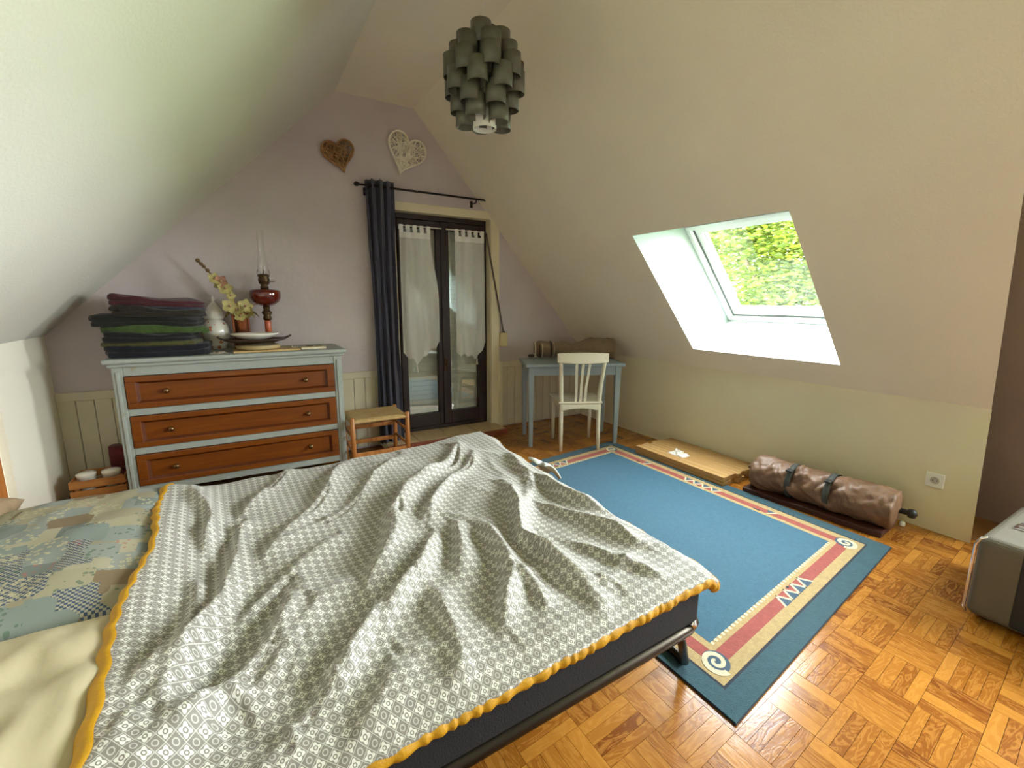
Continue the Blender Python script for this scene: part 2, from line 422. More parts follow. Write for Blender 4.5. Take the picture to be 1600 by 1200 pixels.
# local axes: x = along y (towards the gable), y = up the roof, z = outward
w1.matrix_world = Matrix(((0, e_.x, n_.x, FB[0]), (1, 0, 0, WY0), (0, e_.z, n_.z, FB[1]), (0, 0, 0, 1)))
tag(w1, 'white framed roof window looking out on trees', kind='structure')
WW = WY1 - WY0
def ring(name, m, x0, x1, y0, y1, w, z0, z1, bev=.004, wt=None):
    wt = wt or w
    for lo, hi in (((x0, y0, z0), (x1, y0 + w, z1)), ((x0, y1 - wt, z0), (x1, y1, z1)), ((x0, y0 + w, z0), (x0 + w, y1 - wt, z1)), ((x1 - w, y0 + w, z0), (x1, y1 - wt, z1))):
        b = MB(); b.box(lo, hi); b.build(name, m, w1, bevel=bev)
ring('frame_bar', m_white, 0, WW, 0, LW, .035, -.01, .07)
ring('gasket', m_gasket, .035, WW - .035, .035, LW - .035, .006, .02, .06, 0)
ring('sash_bar', m_white, .041, WW - .041, .041, LW - .041, .055, .03, .085)
ring('glazing_bead', m_gasket, .096, WW - .096, .096, LW - .096, .005, .05, .075, 0)
b = MB(); b.box((.09, .09, .06), (WW - .09, LW - .09, .064)); b.build('pane', m_glass, w1)
def wl(x, y, z): return tuple(w1.matrix_world @ Vector((x, y, z)))
sky_portal('skylight_portal', (wl(0, 0, .12), wl(WW, 0, .12), wl(WW, LW, .12), wl(0, LW, .12)))

# unseen window added beside the viewer to brighten the slope and gable
w2 = empty('fill_window', (XD + .04, 0, 0), label='unseen white framed window added in the bay for fill daylight', kind='structure')
for lo, hi in (((0, BY0, BZ0), (.06, BY1, BZ0 + .06)), ((0, BY0, BZ1 - .06), (.06, BY1, BZ1)), ((0, BY0, BZ0 + .06), (.06, BY0 + .06, BZ1 - .06)), ((0, BY1 - .06, BZ0 + .06), (.06, BY1, BZ1 - .06)), ((0, (BY0 + BY1) / 2 - .04, BZ0 + .06), (.06, (BY0 + BY1) / 2 + .04, BZ1 - .06))):
    b = MB(); b.box(lo, hi); b.build('frame_bar', m_white, w2, bevel=.004)
b = MB(); b.box((.028, BY0 + .05, BZ0 + .05), (.032, BY1 - .05, BZ1 - .05)); b.build('pane', m_glass, w2)
sky_portal('fill_window_portal', ((XD + .14, BY0, BZ0), (XD + .14, BY1, BZ0), (XD + .14, BY1, BZ1), (XD + .14, BY0, BZ1)))

# ------------------------------------------------------------------ outside: lawn, trees, hedge
m_lawn = mat('lawn', lin(110, 140, 60), 0.9, 0.2, 0.8)
b = MB(); b.box((XR + 1.0, -30, -3.1), (60, 40, -3.0)); tag(b.build('lawn', m_lawn), 'green lawn outside far below the skylight', 'lawn', kind='stuff')
def leaf_mat(name, c1, c2):
    m, nt, p = new_mat(name)
    geo = N(nt, 'ShaderNodeNewGeometry')
    nt.links.new(mixc(nt, geo.outputs['Random Per Island'], c1, c2), p.inputs['Base Color'])
    p.inputs['Roughness'].default_value = 0.5
    tl = N(nt, 'ShaderNodeBsdfTranslucent'); nt.links.new(mixc(nt, geo.outputs['Random Per Island'], c1, c2), tl.inputs[0])
    mx = N(nt, 'ShaderNodeMixShader'); mx.inputs[0].default_value = 0.4
    nt.links.new(p.outputs[0], mx.inputs[1]); nt.links.new(tl.outputs[0], mx.inputs[2]); nt.links.new(mx.outputs[0], nt.nodes['Material Output'].inputs[0])
    return m
m_leaf1 = leaf_mat('tree_leaf', lin(46, 66, 8), lin(98, 112, 24))
m_leaf2 = leaf_mat('hedge_leaf', lin(44, 62, 22), lin(78, 94, 40))
m_bark = mat('bark', lin(90, 75, 60), 0.9, 0.2, 6, bump=0.4)
def leaves(rng, count, pick, size):
    b = MB()
    for _ in range(count):
        c = Vector(pick(rng)); s = size * rng.uniform(.6, 1.3)
        q = Matrix.Rotation(rng.uniform(0, 6.28), 3, 'Z') @ Matrix.Rotation(rng.uniform(-1.2, 1.2), 3, 'X')
        vs = [c + q @ Vector(v) for v in ((-.5 * s, 0, 0), (0, .28 * s, .05 * s), (.5 * s, 0, 0), (0, -.28 * s, .05 * s))]
        b.add(vs, [(0, 1, 2, 3)])
    return b
def tree(loc, rx, rz, zc, count, size, label, seed):
    rng = random.Random(seed)
    t = empty('tree', (loc[0], loc[1], -3.0), label=label, cat='tree', group='trees outside the skylight')
    blobs = [(rng.uniform(-.55, .55) * rx, rng.uniform(-.55, .55) * rx, zc + rng.uniform(-.6, .6) * rz, rng.uniform(.35, .6)) for _ in range(14)]
    def pick(r):
        bx, by, bz, br = r.choice(blobs)
        while True:
            v = Vector((r.uniform(-1, 1), r.uniform(-1, 1), r.uniform(-1, 1)))
            if .25 < v.length < 1: break
        return (bx + v.x * rx * br, by + v.y * rx * br, bz + v.z * rz * br)
    o = leaves(rng, count, pick, size).build('crown', m_leaf1, t); o['kind'] = 'stuff'
    b = MB(); b.tube([(0, 0, 0), (.05, .03, 1.5), (-.05, 0, zc)], [.22, .17, .08], 10); b.build('trunk', m_bark, t, smooth=True)
    for k in range(4):
        a = k * 1.6 + seed; b = MB(); b.tube([(0, 0, zc - 1.2), (rx * .3 * math.cos(a), rx * .3 * math.sin(a), zc - .2), (rx * .6 * math.cos(a), rx * .6 * math.sin(a), zc + .7)], [.08, .05, .02], 6); b.build('branch', m_bark, t, smooth=True)
tree((9.1, 4.9), 2.1, 2.2, 4.9, 30000, .11, 'broad leafy tree filling the middle of the skylight view', 1)
tree((7.4, 8.4), 1.5, 1.9, 4.5, 9000, .10, 'leafy tree at the gable side of the skylight view', 2)
tree((13.0, 9.6), 2.7, 2.6, 5.0, 14000, .15, 'pale tree standing farther back behind the others', 3)
tree((17.6, 7.0), 2.6, 2.7, 5.0, 14000, .17, 'distant tree behind the broad leafy tree', 4)
hd = empty('hedge', (5.3, 2.0, -3.0), label='clipped green hedge below the trees outside the skylight', cat='hedge')
rng = random.Random(9)
def hp(r):
    a = r.uniform(0, 1); k = math.floor(a * 16)
    top = 3.9 + .35 * math.sin(k * 2.1) + .2 * math.sin(k * 5.3)
    z = r.uniform(1.5, top); w = .5 * (1 - .6 * (z / top) ** 3)
    return (a * 2.8 + r.gauss(0, .1), a * 7.0 - 1.0 + r.uniform(-w, w), z)
o = leaves(rng, 9000, hp, .10).build('hedge_foliage', m_leaf2, hd); o['kind'] = 'stuff'
b = MB(); b.tube([(0.2, -.6, 0), (1.4, 2.5, 1.6), (2.6, 5.6, 0.2)], .05, 6); b.build('hedge_stem', m_bark, hd)

# ------------------------------------------------------------------ french door, its surround, shutter and step
m_dark = wood('dark_brown_wood', lin(26, 11, 6), lin(44, 20, 12), 0.5, axis=2)
m_brass = mat('dark_brass', lin(70, 52, 34), 0.35, 0.1, metal=0.9)
m_shut = mat('white_shutter', lin(240, 243, 230), 0.5, 0.03, 5)
YF = D + .09
d1 = empty('door_1', (0, 0, 0), label='dark brown double french door with tall panes', kind='structure')
for lo, hi in (((DX0, YF, .05), (DX0 + .04, YF + .09, DZ)), ((DX1 - .035, YF, .05), (DX1, YF + .09, DZ)), ((DX0 + .04, YF, DZ - .05), (DX1 - .035, YF + .09, DZ)), ((DX0 + .04, YF, .05), (DX1 - .035, YF + .09, .085))):
    b = MB(); b.box(lo, hi); b.build('frame_bar', m_dark, d1, bevel=.004)
XM = 1.715
for xa, xb in ((DX0 + .043, XM - .002), (XM + .002, DX1 - .038)):
    leaf = empty('door_leaf', (xa, YF, .09)); leaf.parent = d1
    w, h = xb - xa, DZ - .055 - .09; ya, yb = -.008, .05
    for lo, hi in (((0, ya, 0), (.062, yb, h)), ((w - .062, ya, 0), (w, yb, h)), ((.062, ya, 0), (w - .062, yb, .13)), ((.062, ya, h - .07), (w - .062, yb, h))):
        b = MB(); b.box(lo, hi); b.build('leaf_bar', m_dark, leaf, bevel=.005)
    b = MB(); b.box((.058, .02, .126), (w - .058, .026, h - .066)); b.build('pane', m_dglass, leaf)
    for zz in (.25, .95, 1.65):
        b = MB(); b.tube([(0.004 if xa < 1.5 else w - .004, -.014, zz), (0.004 if xa < 1.5 else w - .004, -.014, zz + .07)], .007, 8); b.build('hinge', m_brass, leaf)
b = MB(); b.box((XM - .022, YF - .022, .09), (XM + .022, YF - .006, DZ - .055)); b.build('cover_strip', m_dark, d1, bevel=.005)
hd_ = empty('door_handle', (XM, YF - .022, .70)); hd_.parent = d1
b = MB(); b.box((-.015, -.008, -.07), (.015, 0, .07)); b.build('back_plate', m_brass, hd_, bevel=.003)
b = MB(); b.tube([(0, 0, 0), (0, -.03, 0), (0, -.045, .01), (0, -.045, .05)], .008, 8); b.build('lever', m_brass, hd_, smooth=True)

sh = empty('roller_shutter', (0, D + .22, 0), label='closed white roller shutter behind the french door panes', cat='shutter')
slat = MB(); slat.box((DX0 + .003, 0, .0008), (DX1 - .003, .012, .0474)); s0 = slat.build('shutter_slat', m_shut, sh, bevel=.0015, seg=1)
for k in range(1, 44):
    c = copy_obj(s0, sh); c.location.z = k * .048
b = MB(); b.box((DX0 + .003, .02, 0), (DX1 - .003, .05, DZ - .002)); b.build('shutter_lining', m_gasket, sh)

# cream surround painted round the opening
b = MB()
b.box((DX1, D - .014, 0), (2.285, D, 2.03))
b.add([(DX1, D - .014, 2.03), (2.285, D - .014, 2.03), (DX1, D - .014, 2.13)], [(0, 1, 2)])
b.box((DX0 - .14, D - .014, DZ - .005), (DX1, D, 2.185))
b.box((DX0 - .14, D - .014, 0.0), (DX0 + .003, D, DZ))
tag(b.build('trim_1', m_cream, bevel=.004), 'cream painted surround of the french door', kind='structure')
b = MB()   # cream lining of the reveal
b.box((DX1 - .004, D, .0), (DX1 + .002, D + .1, DZ)); b.box((DX0, D, DZ - .004), (DX1, D + .1, DZ + .002)); b.box((DX0 - .002, D, 0), (DX0 + .004, D + .1, DZ))
tag(b.build('trim_2', m_cream), 'cream plaster lining of the door opening', kind='structure')
m_tile = mat('beige_stone_tile', lin(205, 180, 140), 0.45, 0.1, 9)
m_nose = wood('red_brown_nosing', lin(110, 52, 28), lin(140, 70, 38), 0.4, axis=0)
st = empty('trim_3', (0, 0, 0), label='low beige tiled doorstep with red brown edge', kind='structure')
b = MB(); b.box((1.02, 3.86, 0), (2.235, 3.885, .05)); b.build('nosing', m_nose, st, bevel=.004)
b = MB(); b.box((1.02, 3.885, 0), (2.235, D + .09, .040)); b.build('mortar_bed', m_knee, st)
t0 = None
for k in range(4):
    for j in range(1):
        if t0 is None:
            b = MB(); b.box((.003, .003, .038), (.301, .33, .05)); t0 = b.build('tile', m_tile, st, bevel=.002, seg=1); t0.location = (1.02, 3.884, 0)
        else:
            c = copy_obj(t0, st); c.location = (1.02 + .304 * k, 3.884, 0)

# wainscot: boards and a ledge on both sides of the door
wn = 0
for xa, xb in ((XL, DX0 - .14), (2.285, XR)):
    ws = empty('wainscot', (xa, D, 0), label='cream tongue-and-groove wainscot %s' % ('behind the chest of drawers' if wn == 0 else 'behind the grey table'), kind='structure', group='wainscot')
    ws.name = 'trim_%d' % (4 + wn); wn += 1
    n = round((xb - xa) / .095); w = (xb - xa) / n
    b = MB(); b.box((.0015, -.014, .012), (w - .0015, 0, .65)); p0 = b.build('board', m_wain, ws, bevel=.003, seg=1)
    for k in range(1, n): c = copy_obj(p0, ws); c.location.x = k * w
    b = MB(); b.box((0, -.024, .645), (xb - xa, 0, .705)); b.build('ledge', m_wain, ws, bevel=.004)
    if xa > 2: b = MB(); b.box((-.012, -.03, 0), (.03, 0, .705)); b.build('end_post', m_cream, ws, bevel=.004)

# strap winder of the roller shutter
m_beige_pl = mat('yellowed_plastic', lin(205, 190, 140), 0.5, 0.05)
m_strap = mat('grey_brown_strap', lin(90, 80, 66), 0.8, 0.1, 40)
sw = empty('shutter_strap_winder', (2.322, D, .862), label='yellowed plastic strap winder box on the wall beside the french door', cat='strap winder')
b = MB(); b.box((-.04, -.045, 0), (.04, 0, .145)); b.build('box', m_beige_pl, sw, bevel=.008)
b = MB(); b.box((-.012, -.05, .145), (.012, -.02, .16)); b.build('strap_slot', m_strap, sw, bevel=.002)
b = MB(); P0, P1 = Vector((0, -.03, .15)), Vector((-.19, -.02, 1.12)); sd = Vector((.009, 0, 0))
b.add([P0 - sd, P0 + sd, P1 + sd, P1 - sd], [(0, 1, 2, 3)]); b.build('strap', m_strap, sw, solid=.002)

# ------------------------------------------------------------------ curtain rod and curtains
m_iron = mat('black_iron', lin(38, 30, 28), 0.45, 0.1, metal=.5)
YR = D - .11
rod = empty('curtain_rod', (0, YR, 2.262), label='thin black curtain rod above the french door', cat='curtain rod')
b = MB(); b.tube([(.93, 0, 0.0), (2.075, 0, 0)], .009, 10); b.build('pole', m_iron, rod, smooth=True)
for x, sgn in ((.93, -1), (2.075, 1)):
    M_ = Matrix.Rotation(sgn * math.pi / 2, 3, 'Y')
    b = MB(); b.lathe([(.006, 0), (.012, .004), (.012, .01), (.018, .02), (.02, .03), (.014, .042), (.002, .05)], (x, 0, 0), 12, M=M_); b.build('finial', m_iron, rod, smooth=True)
for x in (.99, 1.985):
    b = MB(); b.tube([(x, 0, -.004), (x, .0, -.03), (x, .1, -.03)], .006, 8); b.box((x - .012, .1, -.06), (x + .012, .11, .0)); b.build('bracket', m_iron, rod)
m_navy = mat('navy_linen', lin(64, 66, 84), 0.9, 0.15, 60, bump=.4, bscale=400, sheen=.2)
cu = empty('navy_curtain', (0, YR, 0), label='long navy curtain gathered at the left of the french door', cat='curtain')
def cur(u, v):
    z = 2.31 + (.035 - 2.31) * v
    drift = .035 * sm(0, 1, v) + .012 * math.sin(v * 5)
    w = .225 - .03 * sm(.0, .3, v) * (1 - sm(.5, 1, v)) - .02 * v
    ph = u * 2 * math.pi * 3.5 + .5 * math.sin(v * 3) * u
    amp = .05 * (.75 + .25 * math.sin(v * 7 + u * 5))
    return (.975 + drift + u * w + .012 * math.sin(ph * 2 + 1) , amp * math.sin(ph) * (1 - .1 * v) + .02 * nz(u * 3, v * 6), z)
b = MB(); b.grid(cur, 90, 70); b.build('drape', m_navy, cu, smooth=True, solid=.004)
for k in range(6):
    x = 1.005 + k * .035; b = MB(); b.tube([(x + .002 * k, .019 * math.cos(a), 2.262 + .019 * math.sin(a)) for a in [i * math.pi / 6 for i in range(12)]], .003, 6, closed=True); b.build('eyelet', m_iron, cu, smooth=True)

m_voile = voile('white_voile', (.95, .95, .91), .34)
m_hem = voile('white_hem', (.95, .95, .92), .06)
m_wrod = mat('white_rod', lin(225, 222, 212), 0.4, 0.02)
def sheer(label, xr0, xr1, x0, x1, xb1, tip, zt, zl, zr, lean, nf, seed):
    t = empty('sheer_curtain', (0, YF - .03, 0), label=label, cat='curtain', group='sheer curtains on the french door')
    b = MB(); b.tube([(xr0, 0, zt + .012), (xr1, 0, zt + .012)], .006, 8); b.build('rod', m_wrod, t, smooth=True)
    for x in (xr0 + .01, xr1 - .01):
        b = MB(); b.tube([(x, 0, zt + .012), (x, .03, zt + .012)], .004, 6); b.build('hook', m_wrod, t)
    def hem(u):
        base = zl + (zr - zl) * u; k = 1 - abs(u - tip) / (tip if u < tip else 1 - tip)
        return base - (.10) * k - .03 * k * k + .014 * math.cos(u * 2 * math.pi * 4)
    def fn(u, v):
        zz = zt - .045; z = zz + (hem(u) - zz) * v
        right = x1 + (xb1 - x1) * sm(0, .6, v)
        x = x0 + (right - x0) * u
        y = -.012 + .014 * math.sin(u * math.pi * 2 * nf + seed + .4 * math.sin(3 * v)) * (.6 + .4 * v) + .006 * nz(u * 6, v * 3, seed)
        return (x, y, z)
    b = MB(); b.grid(fn, 60, 50); b.build('panel', m_voile, t, smooth=True)
    b = MB(); b.grid(lambda u, v: (fn(u, 0)[0], fn(u, 0)[1] - .001, zt - .045 - .05 * v), 60, 4); b.build('top_band', m_hem, t, smooth=True)
    for k in range(5):
        u = .06 + .22 * k; x = x0 + (x1 - x0) * u; w = .018
        b = MB()
        b.add([(x - w, -.012, zt - .048), (x + w, -.012, zt - .048), (x + w, -.010, zt + .02), (x - w, -.010, zt + .02), (x + w, .010, zt + .02), (x - w, .010, zt + .02), (x + w, .01, zt - .02), (x - w, .01, zt - .02)], [(0, 1, 2, 3), (3, 2, 4, 5), (5, 4, 6, 7)]); b.build('tab', m_hem, t)
    xt, yt, ztp = fn(tip, 1)
    b = MB(); b.lathe([(.002, 0), (.003, -.012), (.008, -.02), (.006, -.03), (.011, -.075), (.001, -.077)], (xt, yt, ztp + .004), 8); b.build('tassel', m_hem, t, smooth=True)
sheer('white sheer curtain on the left pane, next to the navy curtain', 1.285, 1.70, 1.29, 1.585, 1.655, .36, 1.985, .83, .92, 0, 3.2, 0.5)
sheer('white sheer curtain on the right pane, showing the skylight reflection', 1.745, 2.15, 1.835, 2.145, 2.15, .72, 1.985, .80, .90, 0, 2.6, 2.2)

# ------------------------------------------------------------------ wicker hearts on the gable wall
def heart(label, c, w, h, tilt, m, seed, nst):
    rng = random.Random(seed)
    t = empty('wicker_heart', (c[0], D - .03, c[1]), label=label, cat='wall decoration', group='wicker hearts on the gable wall')
    t.rotation_euler.y = tilt
    def hpnt(a):
        x = 16 * math.sin(a) ** 3; y = 13 * math.cos(a) - 5 * math.cos(2 * a) - 2 * math.cos(3 * a) - math.cos(4 * a)
        return x / 32 * w, (y + 2.5) / 29 * h
    out = [hpnt(i * 2 * math.pi / 48) for i in range(48)]
    for dy, rr in ((-.012, .006), (.012, .006), (0, .008)):
        b = MB(); b.tube([(x * 1.0, dy, z) for x, z in out], rr, 6, closed=True); b.build('rim', m, t, smooth=True)
    def inside(x, z):
        c_ = False; j = 47
        for i in range(48):
            (xi, zi), (xj, zj) = out[i], out[j]
            if (zi > z) != (zj > z) and x < (xj - xi) * (z - zi) / (zj - zi) + xi: c_ = not c_
            j = i
        return c_
    b = MB(); made = 0
    while made < nst:
        i, j = rng.randrange(48), rng.randrange(48)
        a, e = out[i], out[j]
        if math.dist(a, e) < .35 * w: continue
        if not all(inside(a[0] + (e[0] - a[0]) * q, a[1] + (e[1] - a[1]) * q) for q in (.1, .3, .5, .7, .9)): continue
        s = rng.choice((-1, 1)) * rng.uniform(.006, .02); bow = rng.uniform(-.01, .01)
        b.tube([(a[0] + (e[0] - a[0]) * q + bow * math.sin(q * 3.14), s * (.6 + .8 * math.sin(q * math.pi)), a[1] + (e[1] - a[1]) * q) for q in (0, .25, .5, .75, 1)], rng.uniform(.003, .0046), 5); made += 1
    o = b.build('woven_twigs', m, t, smooth=True); o['kind'] = 'stuff'
m_wick = mat('natural_wicker', lin(165, 125, 82), 0.8, 0.3, 30); m_wickw = mat('whitewashed_wicker', lin(246, 240, 222), 0.8, 0.08, 30)
heart('small brown wicker heart on the gable wall', (.80, 2.475), .25, .235, -.25, m_wick, 3, 60)
heart('larger white wicker heart near the right slope', (1.345, 2.565), .33, .335, .33, m_wickw, 5, 72)

# ------------------------------------------------------------------ chest of drawers
m_grey = mat('blue_grey_paint', lin(158, 166, 160), 0.5, 0.06, 6, bump=.08, bscale=30, dirt=(lin(150, 140, 110), 14, .68))
m_draw = wood('orange_brown_wood', lin(104, 50, 6), lin(130, 70, 10), 0.36, 2.2, axis=0, coat=.25)
m_drawdk = wood('brown_moulding_wood', lin(78, 34, 8), lin(100, 46, 14), 0.35, 2.2, axis=0, coat=.2)
m_knob = mat('antique_brass', lin(120, 92, 60), 0.3, 0.15, metal=.9)
CX0, CX1, CYF, CYB, CH = -.715, .625, 3.60, 4.09, .968
ch = empty('chest_of_drawers', (CX0, CYF, 0), label='grey painted chest with three orange wood drawers against the gable wall', cat='chest of drawers')
CW, CD = CX1 - CX0, CYB - CYF
def cb(name, lo, hi, m=m_grey, bev=.004): b = MB(); b.box(lo, hi); return b.build(name, m, ch, bevel=bev)
cb('top', (-.035, -.035, CH - .03), (CW + .035, CD, CH)).modifiers['bevel'].width = .01
cb('top_moulding', (-.018, -.018, CH - .052), (CW + .018, CD - .005, CH - .03), bev=.008)
cb('side_panel', (0, .04, .06), (.025, CD, CH - .05)); cb('side_panel', (CW - .025, .04, .06), (CW, CD, CH - .05))
cb('back_panel', (.02, CD - .015, .06), (CW - .02, CD, CH - .05))
for x0 in (0, CW - .055):
    cb('corner_post', (x0, 0, .0), (x0 + .055, .05, CH - .05))
    cb('post_fillet', (x0 + .018, -.008, .1), (x0 + .037, 0, CH - .08), bev=.004)
    cb('back_foot', (x0, CD - .05, 0), (x0 + .055, CD, .08))
Zs = [(.14, .345), (.395, .60), (.65, .855)]
cb('rail', (.055, .004, .09), (CW - .055, .04, .137)); cb('rail', (.055, .004, .348), (CW - .055, .04, .392)); cb('rail', (.055, .004, .603), (CW - .055, .04, .647)); cb('rail', (.055, .004, .858), (CW - .055, .04, CH - .05))
for z0, z1 in Zs:
    dr = empty('drawer', (.058, 0, z0)); dr.parent = ch
    w, h = CW - .116, z1 - z0; e = .05
    for lo, hi, mm in (((0, -.008, 0), (w, .02, e * .7), m_draw), ((0, -.008, h - e * .7), (w, .02, h), m_draw), ((0, -.008, e * .7), (e, .02, h - e * .7), m_draw), ((w - e, -.008, e * .7), (w, .02, h - e * .7), m_draw)):
        b = MB(); b.box(lo, hi); b.build('front_frame', mm, dr, bevel=.003)
    b = MB(); zlo, zhi = e * .7, h - e * .7
    o_ = [(e, zlo), (w - e, zlo), (w - e, zhi), (e, zhi)]; i_ = [(e + .016, zlo + .014), (w - e - .016, zlo + .014), (w - e - .016, zhi - .014), (e + .016, zhi - .014)]
    b.add([(x, -.004, z) for x, z in o_] + [(x, .012, z) for x, z in i_], [(k, (k + 1) % 4, 4 + (k + 1) % 4, 4 + k) for k in range(4)]); b.build('moulding', m_drawdk, dr)
    b = MB(); b.box((e + .01, .012, zlo + .008), (w - e - .01, .02, zhi - .008)); b.build('panel', m_draw, dr)
    b = MB(); b.box((.01, .02, .01), (w - .01, CD - .06, h - .03)); b.build('drawer_box', m_drawdk, dr)
    for x in (.20, w - .20):
        b = MB(); b.lathe([(.008, 0), (.007, .012), (.016, .02), (.018, .028), (.012, .036), (.001, .038)], (x, .012, h * .5), 14, M=Matrix.Rotation(math.pi / 2, 3, 'X')); b.build('knob', m_knob, dr, smooth=True)

# ------------------------------------------------------------------ things on the chest
TZ = CH
def folded(name, label, x0, x1, y0, y1, z0, h, m, seed, m2=None, slump=.0, tilt=.0, group='folded clothes on the chest'):
    """a folded garment: soft rounded slab with a visible fold line round its edge"""
    t = empty(name, ((x0 + x1) / 2, (y0 + y1) / 2, z0), label=label, cat='clothes', group=group)
    W, Dp = (x1 - x0) / 2, (y1 - y0) / 2
    nl = 2 if h > .045 else 1
    for L in range(nl):
        hh = h / nl
        def fn(u, v, L=L, hh=hh):
            a = u * 2 * math.pi; c, s = math.cos(a), math.sin(a)
            ex = lambda q: math.copysign(abs(q) ** .46, q)
            q = (v - .5) * 2; rr = max(0.0, 1 - abs(q) ** 3.2) ** .5
            edge = 1 - .10 * (1 - rr)
            k = rr if abs(q) > .999 else edge
            if v < .001 or v > .999: k = 0.0
            x = W * ex(c) * k; y = Dp * ex(s) * k
            z = hh * (L + .5 + .5 * math.copysign(min(1, abs(q) * 1.15), q)) 
            n1 = nz(x * 7 + seed, y * 7, L + seed); n2 = nz(x * 18, y * 18 + seed, z * 10)
            x += (.034 * n1 + .016 * n2) * (1 if k else 0); y += .03 * nz(x * 8, seed * 3.1, z * 9) * (1 if k else 0)
            z += (.012 * n1 + .008 * n2) * (z / h) + slump * max(0, -x / W) * (z / h)
            z += .022 * (L == nl - 1) * sm(.5, 1, v) * nz(x * 5 + 9, y * 5, seed)
            z += .016 * nz(x * 6 + .3 * seed, y * 3, .7 * seed) * (z / h) - tilt * (x / W) * (.4 + .6 * z / h)
            return (x, y, z)
        b = MB(); b.grid(fn, 72, 13, closed_u=True); b.build('folded_layer', m if (L == 0 or m2 is None) else m2, t, smooth=True)
    return t
fab = lambda n, c, v=.25: mat(n, c, .95, v, 40, bump=.5, bscale=180, sheen=.15)
m_f1 = fab('navy_knit', lin(12, 13, 24)); m_f2 = fab('olive_cloth', lin(78, 78, 36)); m_f3 = fab('black_knit', lin(10, 11, 12)); m_f4 = fab('green_cloth', lin(62, 84, 34))
m_f5 = fab('dark_green_knit', lin(18, 20, 12)); m_f6 = fab('brown_wool', lin(34, 28, 19)); m_f7 = fab('maroon_knit', lin(72, 24, 30)); m_f8 = fab('grey_blue_cloth', lin(66, 76, 90))
z = TZ
for nm, lab, x0, x1, h, m, m2, sd in (
    ('folded_sweater', 'navy folded sweater at the bottom of the clothes pile', -.75, -.20, .075, m_f1, None, 1),
    ('folded_shirt', 'olive folded shirt just above the navy sweater', -.76, -.255, .032, m_f2, None, 2),
    ('folded_sweater', 'black folded sweater in the lower middle of the clothes pile', -.745, -.27, .055, m_f3, None, 3),
    ('folded_shirt', 'light green folded shirt bulging out to the right of the pile', -.755, -.205, .045, m_f4, None, 4),
    ('folded_blanket', 'dark green folded blanket sticking out left of the pile', -.80, -.235, .065, m_f5, None, 5),
    ('folded_blanket', 'brown folded blanket under the maroon sweater', -.70, -.215, .055, m_f6, m_f6, 6),
    ('folded_shirt', 'thin grey blue folded shirt under the maroon sweater', -.52, -.20, .018, m_f8, None, 8),
    ('folded_sweater', 'maroon folded sweater on top of the clothes pile', -.69, -.205, .05, m_f7, None, 7)):
    folded(nm, lab, x0, x1, 3.60 + .012 * (sd % 3), 3.93, z, h, m, sd, m2, tilt=max(0, (z - TZ - .05)) * .075); z += h - .004

for yy, rr in ((3.66, .024), (3.73, .028), (3.80, .022)):
    b = MB(); b.lathe([(.001, -rr), (rr * .8, -rr * .6), (rr, 0), (rr * .8, rr * .6), (.001, rr)], (-.215 - .3 * rr, yy, TZ + .165 - .3 * rr), 14); o = b.build('bunched_fold', m_f4, bpy.data.objects['folded_shirt.001'], smooth=True); o.matrix_parent_inverse = Matrix.Translation(Vector(bpy.data.objects['folded_shirt.001'].location) * -1)
m_porc = mat('white_porcelain', lin(232, 226, 214), 0.15, 0.03, 8, coat=.5)
def porc_mat():
    m, nt, p = new_mat('porcelain_with_flowers')
    tc = N(nt, 'ShaderNodeTexCoord'); vo = N(nt, 'ShaderNodeTexVoronoi'); vo.inputs['Scale'].default_value = 24; nt.links.new(tc.outputs['Object'], vo.inputs['Vector'])
    nz1 = N(nt, 'ShaderNodeTexNoise'); nz1.inputs['Scale'].default_value = 12; nt.links.new(tc.outputs['Object'], nz1.inputs['Vector'])
    f = math_(nt, 'MULTIPLY', math_(nt, 'LESS_THAN', vo.outputs[0], .34), math_(nt, 'GREATER_THAN', nz1.outputs[0], .52))
    nt.links.new(mixc(nt, f, lin(234, 228, 216), lin(206, 130, 92)), p.inputs['Base Color'])
    p.inputs['Roughness'].default_value = .15; p.inputs['Coat Weight'].default_value = .5
    return m
gj = empty('ginger_jar', (-.17, 4.02, TZ), label='white porcelain lidded jar with orange flowers beside the clothes pile', cat='jar')
b = MB(); b.lathe([(.055, 0), (.062, .01), (.058, .02), (.078, .06), (.09, .12), (.085, .17), (.06, .205), (.05, .215), (.048, .225)], n=28); b.build('body', porc_mat(), gj, smooth=True)
b = MB(); b.lathe([(.066, .222), (.07, .23), (.066, .245), (.055, .275), (.035, .315), (.02, .335), (.012, .345)], n=28); b.build('lid', m_porc, gj, smooth=True)
b = MB(); b.lathe([(.008, .343), (.012, .352), (.014, .362), (.01, .374), (.001, .392)], n=14); b.build('finial', m_porc, gj, smooth=True)

